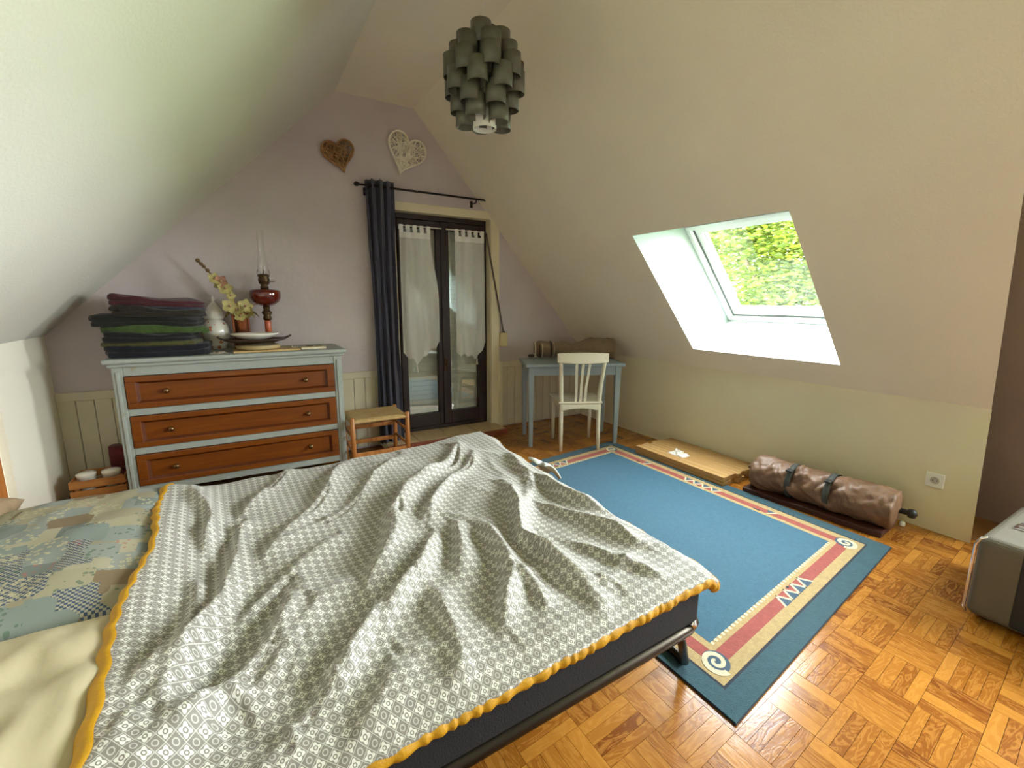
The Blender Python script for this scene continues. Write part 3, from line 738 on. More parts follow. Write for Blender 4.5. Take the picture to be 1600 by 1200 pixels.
m_copper = mat('copper', lin(196, 120, 84), 0.25, 0.1, 5, metal=.95)
vs_ = empty('copper_vase', (-.005, 3.96, TZ), label='cylindrical copper vase holding a dried orchid', cat='vase')
b = MB(); b.lathe([(.055, 0), (.058, .006), (.058, .25), (.061, .258), (.061, .264), (.054, .264), (.052, .02), (.001, .018)], n=28); b.build('body', m_copper, vs_, smooth=True)
m_petal = mat('yellow_green_petal', lin(176, 164, 104), .6, .25, 30); m_petal2 = mat('pink_petal', lin(176, 130, 108), .6, .2, 30)
m_stem = mat('dry_brown_stem', lin(120, 92, 58), .8, .2, 20); m_dleaf = mat('dry_olive_leaf', lin(130, 110, 50), .7, .25, 12)
orc = empty('dried_orchid', (-.005, 3.96, TZ + .2), label='dried orchid spray with yellow green blooms leaning left from the copper vase', cat='flowers')
stem = [(0, 0, -.15), (-.01, 0, .05), (-.05, -.01, .16), (-.10, -.02, .26), (-.16, -.025, .35), (-.215, -.03, .42)]
b = MB(); b.tube(stem, [.006, .006, .005, .005, .005, .004], 7); b.build('stem', m_stem, orc, smooth=True)
b = MB(); b.tube([(.01, 0, -.15), (.03, .0, .05), (.07, -.02, .12), (.12, -.03, .13)], .003, 6); b.build('stem', m_stem, orc, smooth=True)
def bloom(c, s, rot, mm):
    f = empty('bloom', c); f.parent = orc; f.rotation_euler = rot
    for k in range(5):
        a = k * 2 * math.pi / 5
        b = MB()
        def pf(u, v, a=a):
            w = math.sin(math.pi * min(1, .12 + .88 * v) ) ** .6 * .42 * s if v < .98 else 0
            r = s * v; x = (u - .5) * 2 * w; zz = .25 * s * v * v - .1 * s * (1 - (2 * u - 1) ** 2) * v
            return (r * math.cos(a) - x * math.sin(a), r * math.sin(a) + x * math.cos(a), zz)
        b.grid(pf, 5, 6); b.build('petal', mm, f, smooth=True)
    b = MB(); b.lathe([(.001, 0), (s * .16, s * .08), (s * .12, s * .25), (.001, s * .3)], n=8); b.build('centre', m_petal2 if mm is m_petal else m_petal, f, smooth=True)
for c, s, r, mm in (((-.135, -.05, .305), .042, (1.2, 0, .4), m_petal), ((-.095, -.055, .29), .04, (1.5, .3, -.3), m_petal2), ((-.075, -.06, .24), .045, (1.3, -.2, .1), m_petal), ((-.05, -.05, .19), .035, (1.4, 0, .6), m_petal),
                    ((-.06, -.06, .115), .05, (1.35, .1, .2), m_petal), ((-.015, -.06, .09), .046, (1.2, -.1, -.4), m_petal), ((.035, -.05, .115), .05, (1.5, 0, .3), m_petal), ((.0, -.07, .04), .04, (1.0, 0, 0), m_petal), ((.055, -.04, .07), .042, (1.4, .3, -.6), m_petal), ((-.115, -.045, .265), .03, (1.4, 0, 0), m_petal)):
    bloom(c, s * 1.15, r, mm)
for k, (c, s) in enumerate((((-.17, -.028, .365), .014), ((-.19, -.03, .39), .013), ((-.205, -.03, .408), .014), ((-.222, -.03, .43), .016))):
    b = MB(); b.lathe([(.001, -s), (s * .8, -s * .5), (s, 0), (s * .7, s * .7), (.001, s)], c, 8); b.build('bud', m_stem, orc, smooth=True)
for k, (a, l) in enumerate(((.4, .16), (2.4, .15), (-.7, .14), (3.6, .13))):
    b = MB()
    def lf(u, v, a=a, l=l):
        r = .02 + l * v; w = .03 * math.sin(math.pi * min(.98, .1 + .9 * v)); x = (u - .5) * 2 * w
        zz = .05 + .14 * v - .16 * v * v
        return (r * .75 * math.cos(a) - x * math.sin(a), -.02 + r * .4 * math.sin(a) + x * math.cos(a), zz)
    b.grid(lf, 4, 8); b.build('leaf', m_dleaf, orc, smooth=True, solid=.001)

m_redglass = mat('dark_red_glass', lin(96, 24, 14), .08, .15, 6, coat=1.0); m_bronze = mat('dark_bronze', lin(82, 64, 42), .4, .2, 20, metal=.85); m_orange = mat('orange_marble', lin(190, 96, 60), .3, .2, 14)
m_chim = thin_glass('lamp_glass', (.97, .98, .97), 1.4)
ol = empty('oil_lamp', (.172, 3.97, TZ), label='antique oil lamp with dark red bowl and tall glass chimney', cat='oil lamp')
b = MB(); b.lathe([(.07, 0), (.072, .012), (.06, .022), (.04, .035), (.028, .06), (.024, .085), (.032, .095), (.03, .105), (.02, .112)], n=24); b.build('foot', m_bronze, ol, smooth=True)
b = MB(); b.lathe([(.02, .112), (.023, .12), (.023, .2), (.02, .208)], n=18); b.build('stem', m_orange, ol, smooth=True)
b = MB(); b.lathe([(.02, .206), (.03, .214), (.028, .235), (.022, .245), (.036, .262), (.034, .272), (.02, .285), (.026, .31), (.016, .315)], n=20); b.build('collar', m_bronze, ol, smooth=True)
b = MB(); b.lathe([(.018, .313), (.055, .322), (.09, .345), (.105, .375), (.108, .41), (.104, .43), (.09, .437), (.03, .445), (.02, .447)], n=32); b.build('bowl', m_redglass, ol, smooth=True)
b = MB(); b.lathe([(.028, .445), (.03, .46), (.022, .468), (.036, .485), (.04, .51), (.034, .53), (.04, .545), (.03, .552)], n=20); b.build('burner', m_bronze, ol, smooth=True)
for a in (0, 1.57, 3.14, 4.71):
    b = MB(); b.tube([(.036 * math.cos(a), .036 * math.sin(a), .53), (.042 * math.cos(a), .042 * math.sin(a), .56), (.036 * math.cos(a), .036 * math.sin(a), .585)], .002, 5); b.build('prong', m_bronze, ol)
b = MB(); b.tube([(.03, 0, .5), (.06, -.01, .5)], .004, 6); b.lathe([(.014, 0), (.014, .006)], (.06, -.01, .497), 12); b.build('wick_knob', m_bronze, ol)
b = MB(); b.lathe([(.031, .55), (.036, .575), (.037, .61), (.031, .66), (.024, .7), (.022, .76), (.0225, .87)], n=20, cap=False); b.build('chimney', m_chim, ol, smooth=True)

m_traydk = mat('dark_wood_tray', lin(58, 42, 28), .4, .2, 8); m_board = mat('pale_wood_board', lin(196, 166, 110), .5, .12, 8, stretch=(1, 12, 12))
def leaf_tray(u, v):   # long shallow oval dish with pointed ends
    a = u * 2 * math.pi; r = v
    x = .235 * r * math.cos(a); y = .12 * r * math.sin(a) * (1 - .25 * abs(math.cos(a)) ** 3)
    return (x, y, .012 + .026 * r ** 3 + (.022 * max(0, abs(math.cos(a)) - .8) / .2 * r ** 3))
b = MB(); b.box((-.21, -.12, 0), (.21, .12, .012)); o = b.build('wooden_board', m_board, bevel=.003, loc=(.14, 3.745, TZ), rotz=.03); tag(o, 'thin pale wooden board under the dark tray on the chest', 'board')
b = MB(); b.lathe([(.12, 0), (.14, .006), (.145, .028), (.13, .032), (.001, .03)], n=32); o = b.build('cork_plate', mat('tan_plate', lin(176, 156, 112), .5, .1), smooth=True, loc=(.09, 3.76, TZ + .012)); tag(o, 'tan round plate between the pale board and the dark tray', 'plate')
b = MB(); b.grid(leaf_tray, 40, 10, closed_u=True); o = b.build('dark_tray', m_traydk, smooth=True, solid=.008, loc=(.075, 3.77, TZ + .045)); tag(o, 'dark wooden oval tray with pointed ends holding the white dish', 'tray')
def oval(u, v):
    a = u * 2 * math.pi; return (.155 * v * math.cos(a), .10 * v * math.sin(a), .004 + .042 * v ** 2.5 + (.004 if v > .97 else 0))
b = MB(); b.grid(oval, 40, 12, closed_u=True); o = b.build('serving_dish', m_porc, smooth=True, solid=.005, loc=(.075, 3.77, TZ + .075)); tag(o, 'white oval porcelain dish on the dark tray', 'dish')
m_paper = mat('cream_paper', lin(226, 216, 188), .7, .06, 10)
nb = empty('notebook', (.45, 3.71, TZ), -.05, 'small cream notebook lying at the right end of the chest', 'notebook')
b = MB(); b.box((-.085, -.05, .001), (.085, .05, .014)); b.build('pages', m_paper, nb, bevel=.002)
b = MB(); b.box((-.088, -.053, .014), (.088, .053, .017)); b.build('cover', mat('cream_cover', lin(214, 202, 164), .6, .1), nb, bevel=.001)
b = MB(); b.box((-.088, -.053, 0), (.088, .053, .002)); b.build('cover', m_traydk, nb)
sg = empty('eyeglasses', (.46, 3.71, TZ + .0175), .3, 'pair of thin metal glasses lying on the cream notebook', 'glasses')
for x in (-.03, .03):
    b = MB(); b.tube([(x + .024 * math.cos(a), .018 * math.sin(a), .004) for a in [i * math.pi / 8 for i in range(16)]], .0018, 6, closed=True); b.build('rim', m_knob, sg, smooth=True)
    b = MB(); b.tube([(x * 1.8, .004, .004), (x * 1.9, .03, .006), (x * .9, .05, .004)], .0015, 6); b.build('temple', m_knob, sg)
b = MB(); b.tube([(-.006, 0, .004), (0, .003, .006), (.006, 0, .004)], .0016, 6); b.build('bridge', m_knob, sg)
m_foil = mat('silver_foil', lin(215, 212, 205), .25, .05, metal=.85)
def scrap(name, label, loc, w, d, h, m, seed, cat='wrapper'):
    def fn(u, v):
        x, y = (u - .5) * w, (v - .5) * d; e = min(u, v, 1 - u, 1 - v) * 4
        return (x + .1 * w * nz(u * 4, v * 4, seed), y + .1 * d * nz(u * 4 + 7, v * 4, seed), max(.001, h * min(1, e) * (.35 + abs(nz(u * 5, v * 5, seed + 3)) * 1.6)))
    b = MB(); b.grid(fn, 14, 14); o = b.build(name, m, solid=.001, loc=loc); tag(o, label, cat); return o
scrap('foil_wrapper', 'crumpled shiny wrapper between the tray and the notebook', (.325, 3.74, TZ), .1, .06, .02, m_foil, 2)
scrap('foil_wrapper', 'crumpled shiny wrapper in front of the clothes pile', (-.15, 3.635, TZ), .14, .06, .014, m_foil, 5)
b = MB(); b.box((-.11, -.06, 0), (.11, .06, .006)); o = b.build('envelope', mat('grey_paper', lin(170, 168, 158), .7, .05), bevel=.001, loc=(.33, 3.84, TZ), rotz=.1); tag(o, 'flat grey envelope behind the shiny wrapper on the chest', 'envelope')

# ------------------------------------------------------------------ corner left of the chest
m_crate = wood('crate_wood', lin(150, 92, 40), lin(182, 122, 62), .5, axis=0)
cr = empty('wooden_crate', (-.89, 3.86, 0), label='small open wooden crate on the floor left of the chest', cat='crate')
for z0 in (.01, .075, .14):
    for lo, hi in (((-.14, -.13, z0), (.14, -.118, z0 + .05)), ((-.14, .118, z0), (.14, .13, z0 + .05)), ((-.14, -.118, z0), (-.128, .118, z0 + .05)), ((.128, -.118, z0), (.14, .118, z0 + .05))):
        b = MB(); b.box(lo, hi); b.build('slat', m_crate, cr, bevel=.002, seg=1)
for x, y in ((-.12, -.11), (.10, -.11), (-.12, .09), (.10, .09)):
    b = MB(); b.box((x, y, 0), (x + .02, y + .02, .19)); b.build('corner_post', m_crate, cr)
b = MB(); b.box((-.128, -.118, .012), (.128, .118, .02)); b.build('bottom', m_crate, cr)
for k, (x, y, lab) in enumerate(((-.955, 3.80, 'white cup standing in the crate, nearer the wall'), (-.83, 3.80, 'white cup standing in the crate, nearer the chest'))):
    c_ = empty('paper_cup', (x, y, .021), label=lab, cat='cup', group='cups in the crate')
    b = MB(); b.lathe([(.03, 0), (.048, .18), (.05, .182), (.05, .19), (.046, .19), (.044, .18), (.028, .006), (.001, .005)], n=20); b.build('body', m_porc, c_, smooth=True)
    b = MB(); b.lathe([(.046, .185), (.052, .187), (.05, .2), (.03, .207), (.001, .208)], n=20); b.build('lid', m_porc, c_, smooth=True)
folded('folded_cloth', 'dark red cloth lump between the crate and the chest', -.86, -.735, 3.93, 4.09, 0, .33, fab('dark_red_cloth', lin(92, 26, 30)), 21, group='corner clutter')

# ------------------------------------------------------------------ rush seat stool
m_stool = wood('honey_wood', lin(150, 92, 40), lin(188, 126, 64), .4, 3, axis=2)
def rush_mat():
    m, nt, p = new_mat('rush_seat')
    tc = N(nt, 'ShaderNodeTexCoord'); sp = N(nt, 'ShaderNodeSeparateXYZ'); nt.links.new(tc.outputs['Object'], sp.inputs[0])
    ax = math_(nt, 'ABSOLUTE', math_(nt, 'DIVIDE', sp.outputs[0], .21)); ay = math_(nt, 'ABSOLUTE', math_(nt, 'DIVIDE', sp.outputs[1], .18))
    side = math_(nt, 'GREATER_THAN', ax, ay)
    co = math_(nt, 'ADD', math_(nt, 'MULTIPLY', side, sp.outputs[0]), math_(nt, 'MULTIPLY', math_(nt, 'SUBTRACT', 1.0, side), sp.outputs[1]))
    w = math_(nt, 'MULTIPLY_ADD', math_(nt, 'SINE', math_(nt, 'MULTIPLY', co, 900.0)), .5, .5)
    nz1 = N(nt, 'ShaderNodeTexNoise'); nz1.inputs['Scale'].default_value = 30; nt.links.new(tc.outputs['Object'], nz1.inputs['Vector'])
    c = mixc(nt, nz1.outputs[0], lin(176, 142, 84), lin(216, 186, 128))
    c = mixc(nt, math_(nt, 'MULTIPLY', w, .35), c, lin(120, 92, 50))
    nt.links.new(c, p.inputs['Base Color']); p.inputs['Roughness'].default_value = .75
    bp = N(nt, 'ShaderNodeBump'); bp.inputs['Strength'].default_value = .5; bp.inputs['Distance'].default_value = .004; nt.links.new(w, bp.inputs['Height']); nt.links.new(bp.outputs[0], p.inputs['Normal'])
    return m
so = empty('rush_stool', (.875, 3.69, 0), 0.0, 'low wooden stool with woven rush seat beside the chest', 'stool')
SWx, SWy, SH = .215, .18, .42
for x in (-SWx, SWx):
    for y in (-SWy, SWy):
        top = SH + (.022 if y < 0 else .012)
        b = MB(); b.tube([(x * .97, y * .97, 0), (x, y, .2), (x, y, top - .006), (x, y, top)], [.017, .019, .018, .013], 12); b.build('leg', m_stool, so, smooth=True)
def rush(u, v):
    x, y = (u - .5) * 2, (v - .5) * 2; m_ = max(abs(x), abs(y))
    dip = -.016 * (1 - m_) ; edge = -.02 * sm(.9, 1, m_)
    return (x * SWx * 1.04, y * SWy * 1.04, SH - .005 + dip + edge + .004 * math.cos(math.atan2(y, x) * 4) * (1 - m_))
b = MB(); b.grid(rush, 33, 33); b.build('seat', rush_mat(), so, smooth=True, solid=.022)
for y, zs in ((-SWy, (.14,)), (SWy, (.14, .27))):
    for zz in zs:
        b = MB(); b.box((-SWx, y - .009, zz - .018), (SWx, y + .009, zz + .018)); b.build('stretcher', m_stool, so, bevel=.004)
for x in (-SWx, SWx):
    for zz in (.17, .29):
        b = MB(); b.tube([(x, -SWy, zz), (x, SWy, zz)], .011, 10); b.build('stretcher', m_stool, so, smooth=True)
    
# ------------------------------------------------------------------ grey table in the corner
m_tab = mat('pale_blue_grey_paint', lin(140, 152, 156), .5, .06, 6, bump=.06, bscale=30)
ta = math.atan2(-.329, .732)
tb = empty('side_table', (2.205, 3.382, 0), ta, 'pale blue grey wooden table in the corner under the slope', 'table')
TW, TD, TH = .803, .41, .775
b = MB(); b.box((-.055, -.055, TH - .028), (TW + .055, TD + .04, TH)); b.build('tabletop', m_tab, tb, bevel=.006)
for x, y in ((0, 0), (TW, 0), (0, TD), (TW, TD)):
    b = MB(); s1, s2 = .027, .017; ix = .008 if x == 0 else -.008
    b.add([(x - s2 + ix * 0, y - s2, 0), (x + s2, y - s2, 0), (x + s2, y + s2, 0), (x - s2, y + s2, 0), (x - s1, y - s1, TH - .028), (x + s1, y - s1, TH - .028), (x + s1, y + s1, TH - .028), (x - s1, y + s1, TH - .028)], [(3, 2, 1, 0), (4, 5, 6, 7), (0, 1, 5, 4), (1, 2, 6, 5), (2, 3, 7, 6), (3, 0, 4, 7)]); b.build('leg', m_tab, tb, bevel=.003)
for lo, hi in (((.027, -.018, TH - .11), (TW - .027, .0, TH - .028)), ((.027, TD, TH - .11), (TW - .027, TD + .018, TH - .028)), ((-.018, .027, TH - .11), (0, TD - .027, TH - .028)), ((TW, .027, TH - .11), (TW + .018, TD - .027, TH - .028))):
    b = MB(); b.box(lo, hi); b.build('apron', m_tab, tb, bevel=.002)

# rolled sleeping bag on the table
def roll(name, L, r, m, prof, seed, squash=.8, lump=.02, nseg=60, n=36):
    def fn(u, v):
        a = u * 2 * math.pi; y = (v - .5) * L; k = prof(v)
        rr = r * k * (1 + lump / r * (nz(math.cos(a) * 1.6, math.sin(a) * 1.6, v * 7 + seed) + .5 * nz(math.cos(a) * 4, math.sin(a) * 4, v * 18 + seed)))
        z = rr * math.sin(a) * squash
        return (y, rr * math.cos(a), max(z, -r * squash * .82))
    b = MB(); b.grid(fn, n, nseg, closed_u=True); return b
m_bagb = fab('taupe_brown_nylon', lin(122, 100, 74), .12); m_bagband = fab('cream_striped_band', lin(190, 172, 146), .2); m_bagdk = fab('dark_brown_band', lin(58, 40, 32))
sb = empty('rolled_sleeping_bag', (2.80, 3.52, TH), ta - .06, 'brown rolled sleeping bag lying across the grey table', 'sleeping bag')
prof = lambda v: (sm(-.02, .05, v) ** .4) * (1 - sm(.96, 1.03, v) ** 2) * (.70 + .34 * sm(.45, .8, v) + .05 * math.sin(v * 20))
b = roll('body',   .80, .118, m_bagb, prof, 4, .9, .014); o = b.build('body', m_bagb, sb, smooth=True); o.location = (0, 0, .09)
for x0, mm, ww in ((-.395, m_bagband, .018), (-.35, m_bagdk, .014), (-.325, m_bagband, .012), (-.24, m_bagdk, .02), (-.213, m_bagband, .008)):
    b = MB(); b.tube([(x0, .09 * math.cos(a), .084 + .078 * math.sin(a) * (.9 if math.sin(a) < 0 else 1)) for a in [i * math.pi / 14 for i in range(28)]], ww * .5, 6, closed=True); b.build('band', mm, sb, smooth=True)
b = MB(); b.lathe([(.001, 0), (.03, .005), (.034, .02), (.02, .03), (.001, .032)], (-.43, -.03, .012), 14); b.build('end_knot', m_bagdk, sb, smooth=True)

# ------------------------------------------------------------------ white chair
m_wch = mat('white_chair_paint', lin(218, 212, 190), .4, .03, 6, bump=.04, bscale=30)
ca = math.atan2(2.98 - 3.133, 2.67 - 2.368)
wc = empty('white_chair', (2.368, 3.133, 0), ca, 'white painted wooden chair with slatted back tucked at the table', 'chair')
W = .338; SDp = .40
for x in (0, W):
    sgn = -1 if x == 0 else 1
    path = [(x, 0, 0), (x, .02, .2), (x, .03, .43), (x + sgn * .008, .01, .6), (x + sgn * .02, -.03, .78), (x + sgn * .028, -.055, .86)]
    b = MB()
    for i in range(len(path) - 1):
        pass
    b.tube(path, [.015, .018, .021, .019, .017, .015], 10); b.build('back_leg', m_wch, wc, smooth=True)
for x in (-.01, W + .01):
    b = MB(); b.tube([(x, SDp, 0), (x, SDp, .42)], [.015, .02], 8); b.build('front_leg', m_wch, wc, smooth=True)
b = MB(); b.add([(x, y, z) for z in (.432, .452) for x, y in ((-.03, .0), (W + .03, .0), (W + .055, SDp + .03), (-.055, SDp + .03))], [(3, 2, 1, 0), (4, 5, 6, 7), (0, 1, 5, 4), (1, 2, 6, 5), (2, 3, 7, 6), (3, 0, 4, 7)]); b.build('seat', m_wch, wc, bevel=.008)
def rail(name, z0, z1, y, dep, arch, x0, x1, th=.02, crown=0.0):
    b = MB(); n = 14
    for i in range(n):
        pass
    vs = []
    for i in range(n + 1):
        q = i / n; xx = x0 + (x1 - x0) * q; bow = dep * (1 - (2 * q - 1) ** 2); lo = z0 + arch * (1 - (2 * q - 1) ** 2); hi = z1 + crown * (1 - (2 * q - 1) ** 2)
        vs += [(xx, y - bow - th / 2, lo), (xx, y - bow + th / 2, lo), (xx, y - bow + th / 2, hi), (xx, y - bow - th / 2, hi)]
    fs = [(0, 1, 2, 3), tuple(4 * n + k for k in (3, 2, 1, 0))]
    for i in range(n):
        for k in range(4): fs.append((4 * i + k, 4 * i + (k + 1) % 4, 4 * i + 4 + (k + 1) % 4, 4 * i + 4 + k))
    b.add(vs, fs); return b.build(name, m_wch, wc, bevel=.007)
rail('top_rail', .81, .888, -.045, .03, -.01, -.055, W + .055, .022, .01)
rail('seat_rail', .365, .43, .015, 0, .022, .0, W, .02)
for lo, hi in (((-.012, .03, .375), (.008, SDp, .432)), ((W - .008, .03, .375), (W + .012, SDp, .432)), ((0, SDp - .01, .375), (W, SDp + .01, .432))):
    b = MB(); b.box(lo, hi); b.build('apron', m_wch, wc, bevel=.003)
for x in (-.042, 0, .042):
    xm = W / 2 + x
    b = MB(); P = [(xm, .02, .43), (xm, .0, .58), (xm + x * .25, -.035, .72), (xm + x * .4, -.072, .825)]
    for i in range(3):
        (xa, ya, za), (xb, yb, zb) = P[i], P[i + 1]; w = .011; t_ = .006
        b.add([(xa - w, ya - t_, za), (xa + w, ya - t_, za), (xa + w, ya + t_, za), (xa - w, ya + t_, za), (xb - w, yb - t_, zb), (xb + w, yb - t_, zb), (xb + w, yb + t_, zb), (xb - w, yb + t_, zb)], [(0, 1, 5, 4), (1, 2, 6, 5), (2, 3, 7, 6), (3, 0, 4, 7)])
    b.build('back_slat', m_wch, wc)

# ------------------------------------------------------------------ rug
import numpy as np
def wool(n, c, v=.14): return mat(n, c, .95, v, 60, bump=.5, bscale=320, sheen=.1)
m_teal = wool('teal_wool', lin(36, 72, 84)); m_field = wool('blue_wool', lin(44, 88, 110), .1); m_tan = wool('tan_wool', lin(164, 140, 94)); m_red = wool('brick_red_wool', lin(144, 66, 58)); m_ivory = wool('ivory_wool', lin(200, 188, 158)); m_line = wool('dark_navy_wool', lin(22, 27, 42)); m_slate = wool('slate_blue_wool', lin(52, 76, 96))
RL, RW = 2.23, 1.73
def rmap(s, t):
    s /= RW; t /= RL
    (ax, ay), (bx, by), (cx_, cy_), (dx, dy) = RUG
    return ((1 - s) * (1 - t) * ax + s * (1 - t) * bx + s * t * cx_ + (1 - s) * t * dx, (1 - s) * (1 - t) * ay + s * (1 - t) * by + s * t * cy_ + (1 - s) * t * dy)
rug = empty('rug', (0, 0, .0), label='blue wool rug with tan and red patterned border', cat='rug')
def lay(name, polys, m, z, parent=rug, th=.0012):
    b = MB()
    for P in polys: b.quadbox([rmap(*q) for q in P], z - th, z)
    return b.build(name, m, parent)
def ringp(a, c):
    o_ = [(a, a), (RW - a, a), (RW - a, RL - a), (a, RL - a)]; i_ = [(c, c), (RW - c, c), (RW - c, RL - c), (c, RL - c)]
    return [[o_[k], o_[(k + 1) % 4], i_[(k + 1) % 4], i_[k]] for k in range(4)]
lay('backing', [[(0, 0), (RW, 0), (RW, RL), (0, RL)]], m_line, .0060, th=.0055)
lay('outer_border', ringp(.003, .088), m_teal, .0085, th=.003)
lay('dark_line', ringp(.088, .098), m_line, .0086, th=.003)
lay('tan_border', ringp(.098, .235), m_tan, .0084, th=.003)
lay('blue_field', [[(.235, .235), (RW - .235, .235), (RW - .235, RL - .235), (.235, RL - .235)]], m_field, .0088, th=.003)
lay('red_band', ringp(.148, .202), m_red, .0090)
# serrated edge along the short sides
ser = []
for yy in (.229, RL - .229):
    n = 46; w = (RW - .47) / n
    for k in range(n): x = .235 + k * w; ser.append([(x, yy - .007), (x + w * .55, yy - .007), (x + w * .55, yy + .007), (x, yy + .007)])
for h_ in (0, 1):
    n = len(ser) // 2; o = lay('serrated_edge', ser[h_ * n:(h_ + 1) * n], m_ivory, .0092); o['kind'] = 'stuff'
# zigzag and notched motifs in the red band, all four sides
def side_pts(k, a, d):   # a along the side from its middle, d = inset from the outer edge
    return ((RW / 2 + a, d), (RW - d, RL / 2 + a), (RW / 2 - a, RL - d), (d, RL / 2 - a))[k]
zz, tri, notch, dot = [], [], [], []
for k in range(4):
    n = 4; w = .075
    for i in range(n):
        a0 = (i - n / 2) * w
        lo, hi = .143, .206
        p1, p2, p3 = (a0, lo), (a0 + w / 2, hi), (a0 + w, lo)
        tri.append([side_pts(k, *p1), side_pts(k, *p3), side_pts(k, *p2)])
        t_ = .007
        zz.append([side_pts(k, a0 - t_, lo), side_pts(k, a0 + t_, lo), side_pts(k, a0 + w / 2 + t_, hi), side_pts(k, a0 + w / 2 - t_, hi)])
        zz.append([side_pts(k, a0 + w / 2 - t_, hi), side_pts(k, a0 + w / 2 + t_, hi), side_pts(k, a0 + w + t_, lo), side_pts(k, a0 + w - t_, lo)])
    dot.append([side_pts(k, -.012, .2), side_pts(k, 0, .192), side_pts(k, .012, .2), side_pts(k, 0, .208)])
    if k in (1, 3):
        for c in (-.52, .52):
            notch.append([side_pts(k, c - .035, .146), side_pts(k, c - .018, .146), side_pts(k, c + .02, .204), side_pts(k, c + .003, .204)])
            tri.append([side_pts(k, c - .02, .146), side_pts(k, c + .03, .146), side_pts(k, c + .02, .175), side_pts(k, c - .0, .175)])
            dot.append([side_pts(k, c + .05, .2), side_pts(k, c + .07, .192), side_pts(k, c + .11, .2), side_pts(k, c + .07, .209)])
fixw = lambda ps: [p if sum((p[i][0] * p[(i + 1) % len(p)][1] - p[(i + 1) % len(p)][0] * p[i][1]) for i in range(len(p))) > 0 else p[::-1] for p in ps]
for q_ in fixw(tri): lay('blue_triangle', [q_], m_slate, .0093)
for k in range(4): lay('ivory_zigzag', fixw(zz[k * 8:(k + 1) * 8]), m_ivory, .0096)
for q_ in fixw(notch): lay('ivory_notch', [q_], m_ivory, .0095)
for q_ in fixw(dot): lay('navy_lozenge', [q_], m_line, .0097)
for cx_, cy_, sg_ in ((.172, .172, 1), (RW - .172, .172, -1), (RW - .172, RL - .172, 1), (.172, RL - .172, -1)):
    lay('spiral_ground', [[(cx_ + .052 * math.cos(a), cy_ + .052 * math.sin(a)) for a in [i * math.pi / 12 for i in range(24)]]], m_slate, .0094)
    sp = []
    pa = None
    for i in range(40):
        a = i / 39 * 2 * math.pi * 1.6; r = .005 + .049 * i / 39; w = .006 + .006 * i / 39
        cur_ = ((cx_ + (r - w) * math.cos(sg_ * a + .8), cy_ + (r - w) * math.sin(sg_ * a + .8)), (cx_ + (r + w) * math.cos(sg_ * a + .8), cy_ + (r + w) * math.sin(sg_ * a + .8)))
        if pa: sp.append([pa[0], pa[1], cur_[1], cur_[0]])
        pa = cur_
    lay('spiral', fixw(sp), m_ivory, .0099)

# ------------------------------------------------------------------ folding bed
NH, NF, FF, FH = (-.92, .72), (1.135, .775), (1.165, 2.36), (-.92, 2.27)
def bed(u, v, z, out=0.0):
    x = (1 - u) * (1 - v) * NH[0] + u * (1 - v) * NF[0] + u * v * FF[0] + (1 - u) * v * FH[0]
    y = (1 - u) * (1 - v) * NH[1] + u * (1 - v) * NF[1] + u * v * FF[1] + (1 - u) * v * FH[1]
    return (x, y, z)
m_tube = mat('dark_steel_tube', lin(60, 54, 46), .35, .1, metal=.85); m_chrome = mat('bright_steel', lin(225, 222, 228), .15, .03, metal=.95)
fb = empty('folding_bed', (.1, 1.5, 0), label='folding bed frame of dark steel tube', cat='bed frame')
def bl(p): return (p[0] - .1, p[1] - 1.5, p[2])
b = MB(); loop = []
for (u, v) in ((0, .009), (.95, .009), (.985, .010), (1.004, .018), (1.012, .03), (1.012, .97), (1.006, .988), (.985, 1.002), (.95, 1.008), (0, 1.008)): loop.append(bl(bed(u, v, .3335)))
b.tube(loop, .019, 12, closed=True); b.build('side_rail', m_tube, fb, smooth=True)
for v in (.03, .97):
    b = MB(); b.tube([bl(bed(.985, v - (.03 if v < .5 else -.03), .352)), bl(bed(1.012, v, .355)), bl(bed(1.013, v, .385)), bl(bed(1.008, v, .415))], .011, 10); b.build('mattress_stop', m_chrome, fb, smooth=True)
b = MB(); b.tube([bl(q) for q in ((1.09, .82, .33), (1.2, .875, .17), (1.275, .915, .045), (1.293, .935, .024), (1.3, .97, .0245), (1.3, 1.6, .0245), (1.3, 2.2, .0245), (1.293, 2.24, .026), (1.26, 2.28, .07), (1.12, 2.32, .33))], .0155, 12); b.build('foot_leg', m_tube, fb, smooth=True)
b = MB(); b.tube([bl(q) for q in ((-.6, .76, .33), (-.72, .8, .05), (-.73, .84, .016), (-.73, 2.15, .016), (-.72, 2.2, .05), (-.6, 2.25, .33))], .0155, 12); b.build('head_leg', m_tube, fb, smooth=True)
for k in range(9):
    u = .06 + k * .11; b = MB(); b.tube([bl(bed(u, 0, .333)), bl(bed(u, .5, .325)), bl(bed(u, 1, .333))], .008, 8); b.build('cross_wire', m_tube, fb, smooth=True)
m_matt = mat('navy_mattress_ticking', lin(10, 9, 14), .9, .15, 50, bump=.3, bscale=250); m_pipe = mat('blue_piping', lin(16, 44, 84), .5, .1, 40)
mt = empty('mattress', (.1, 1.5, .35), label='thin dark navy mattress with blue piping on the folding bed', cat='mattress')
b = MB(); b.quadbox([(q[0] - .1, q[1] - 1.5) for q in (bed(0, 0, 0), bed(1, 0, 0), bed(1, 1, 0), bed(0, 1, 0))], .003, .165); b.build('body', m_matt, mt, bevel=.02, seg=4)
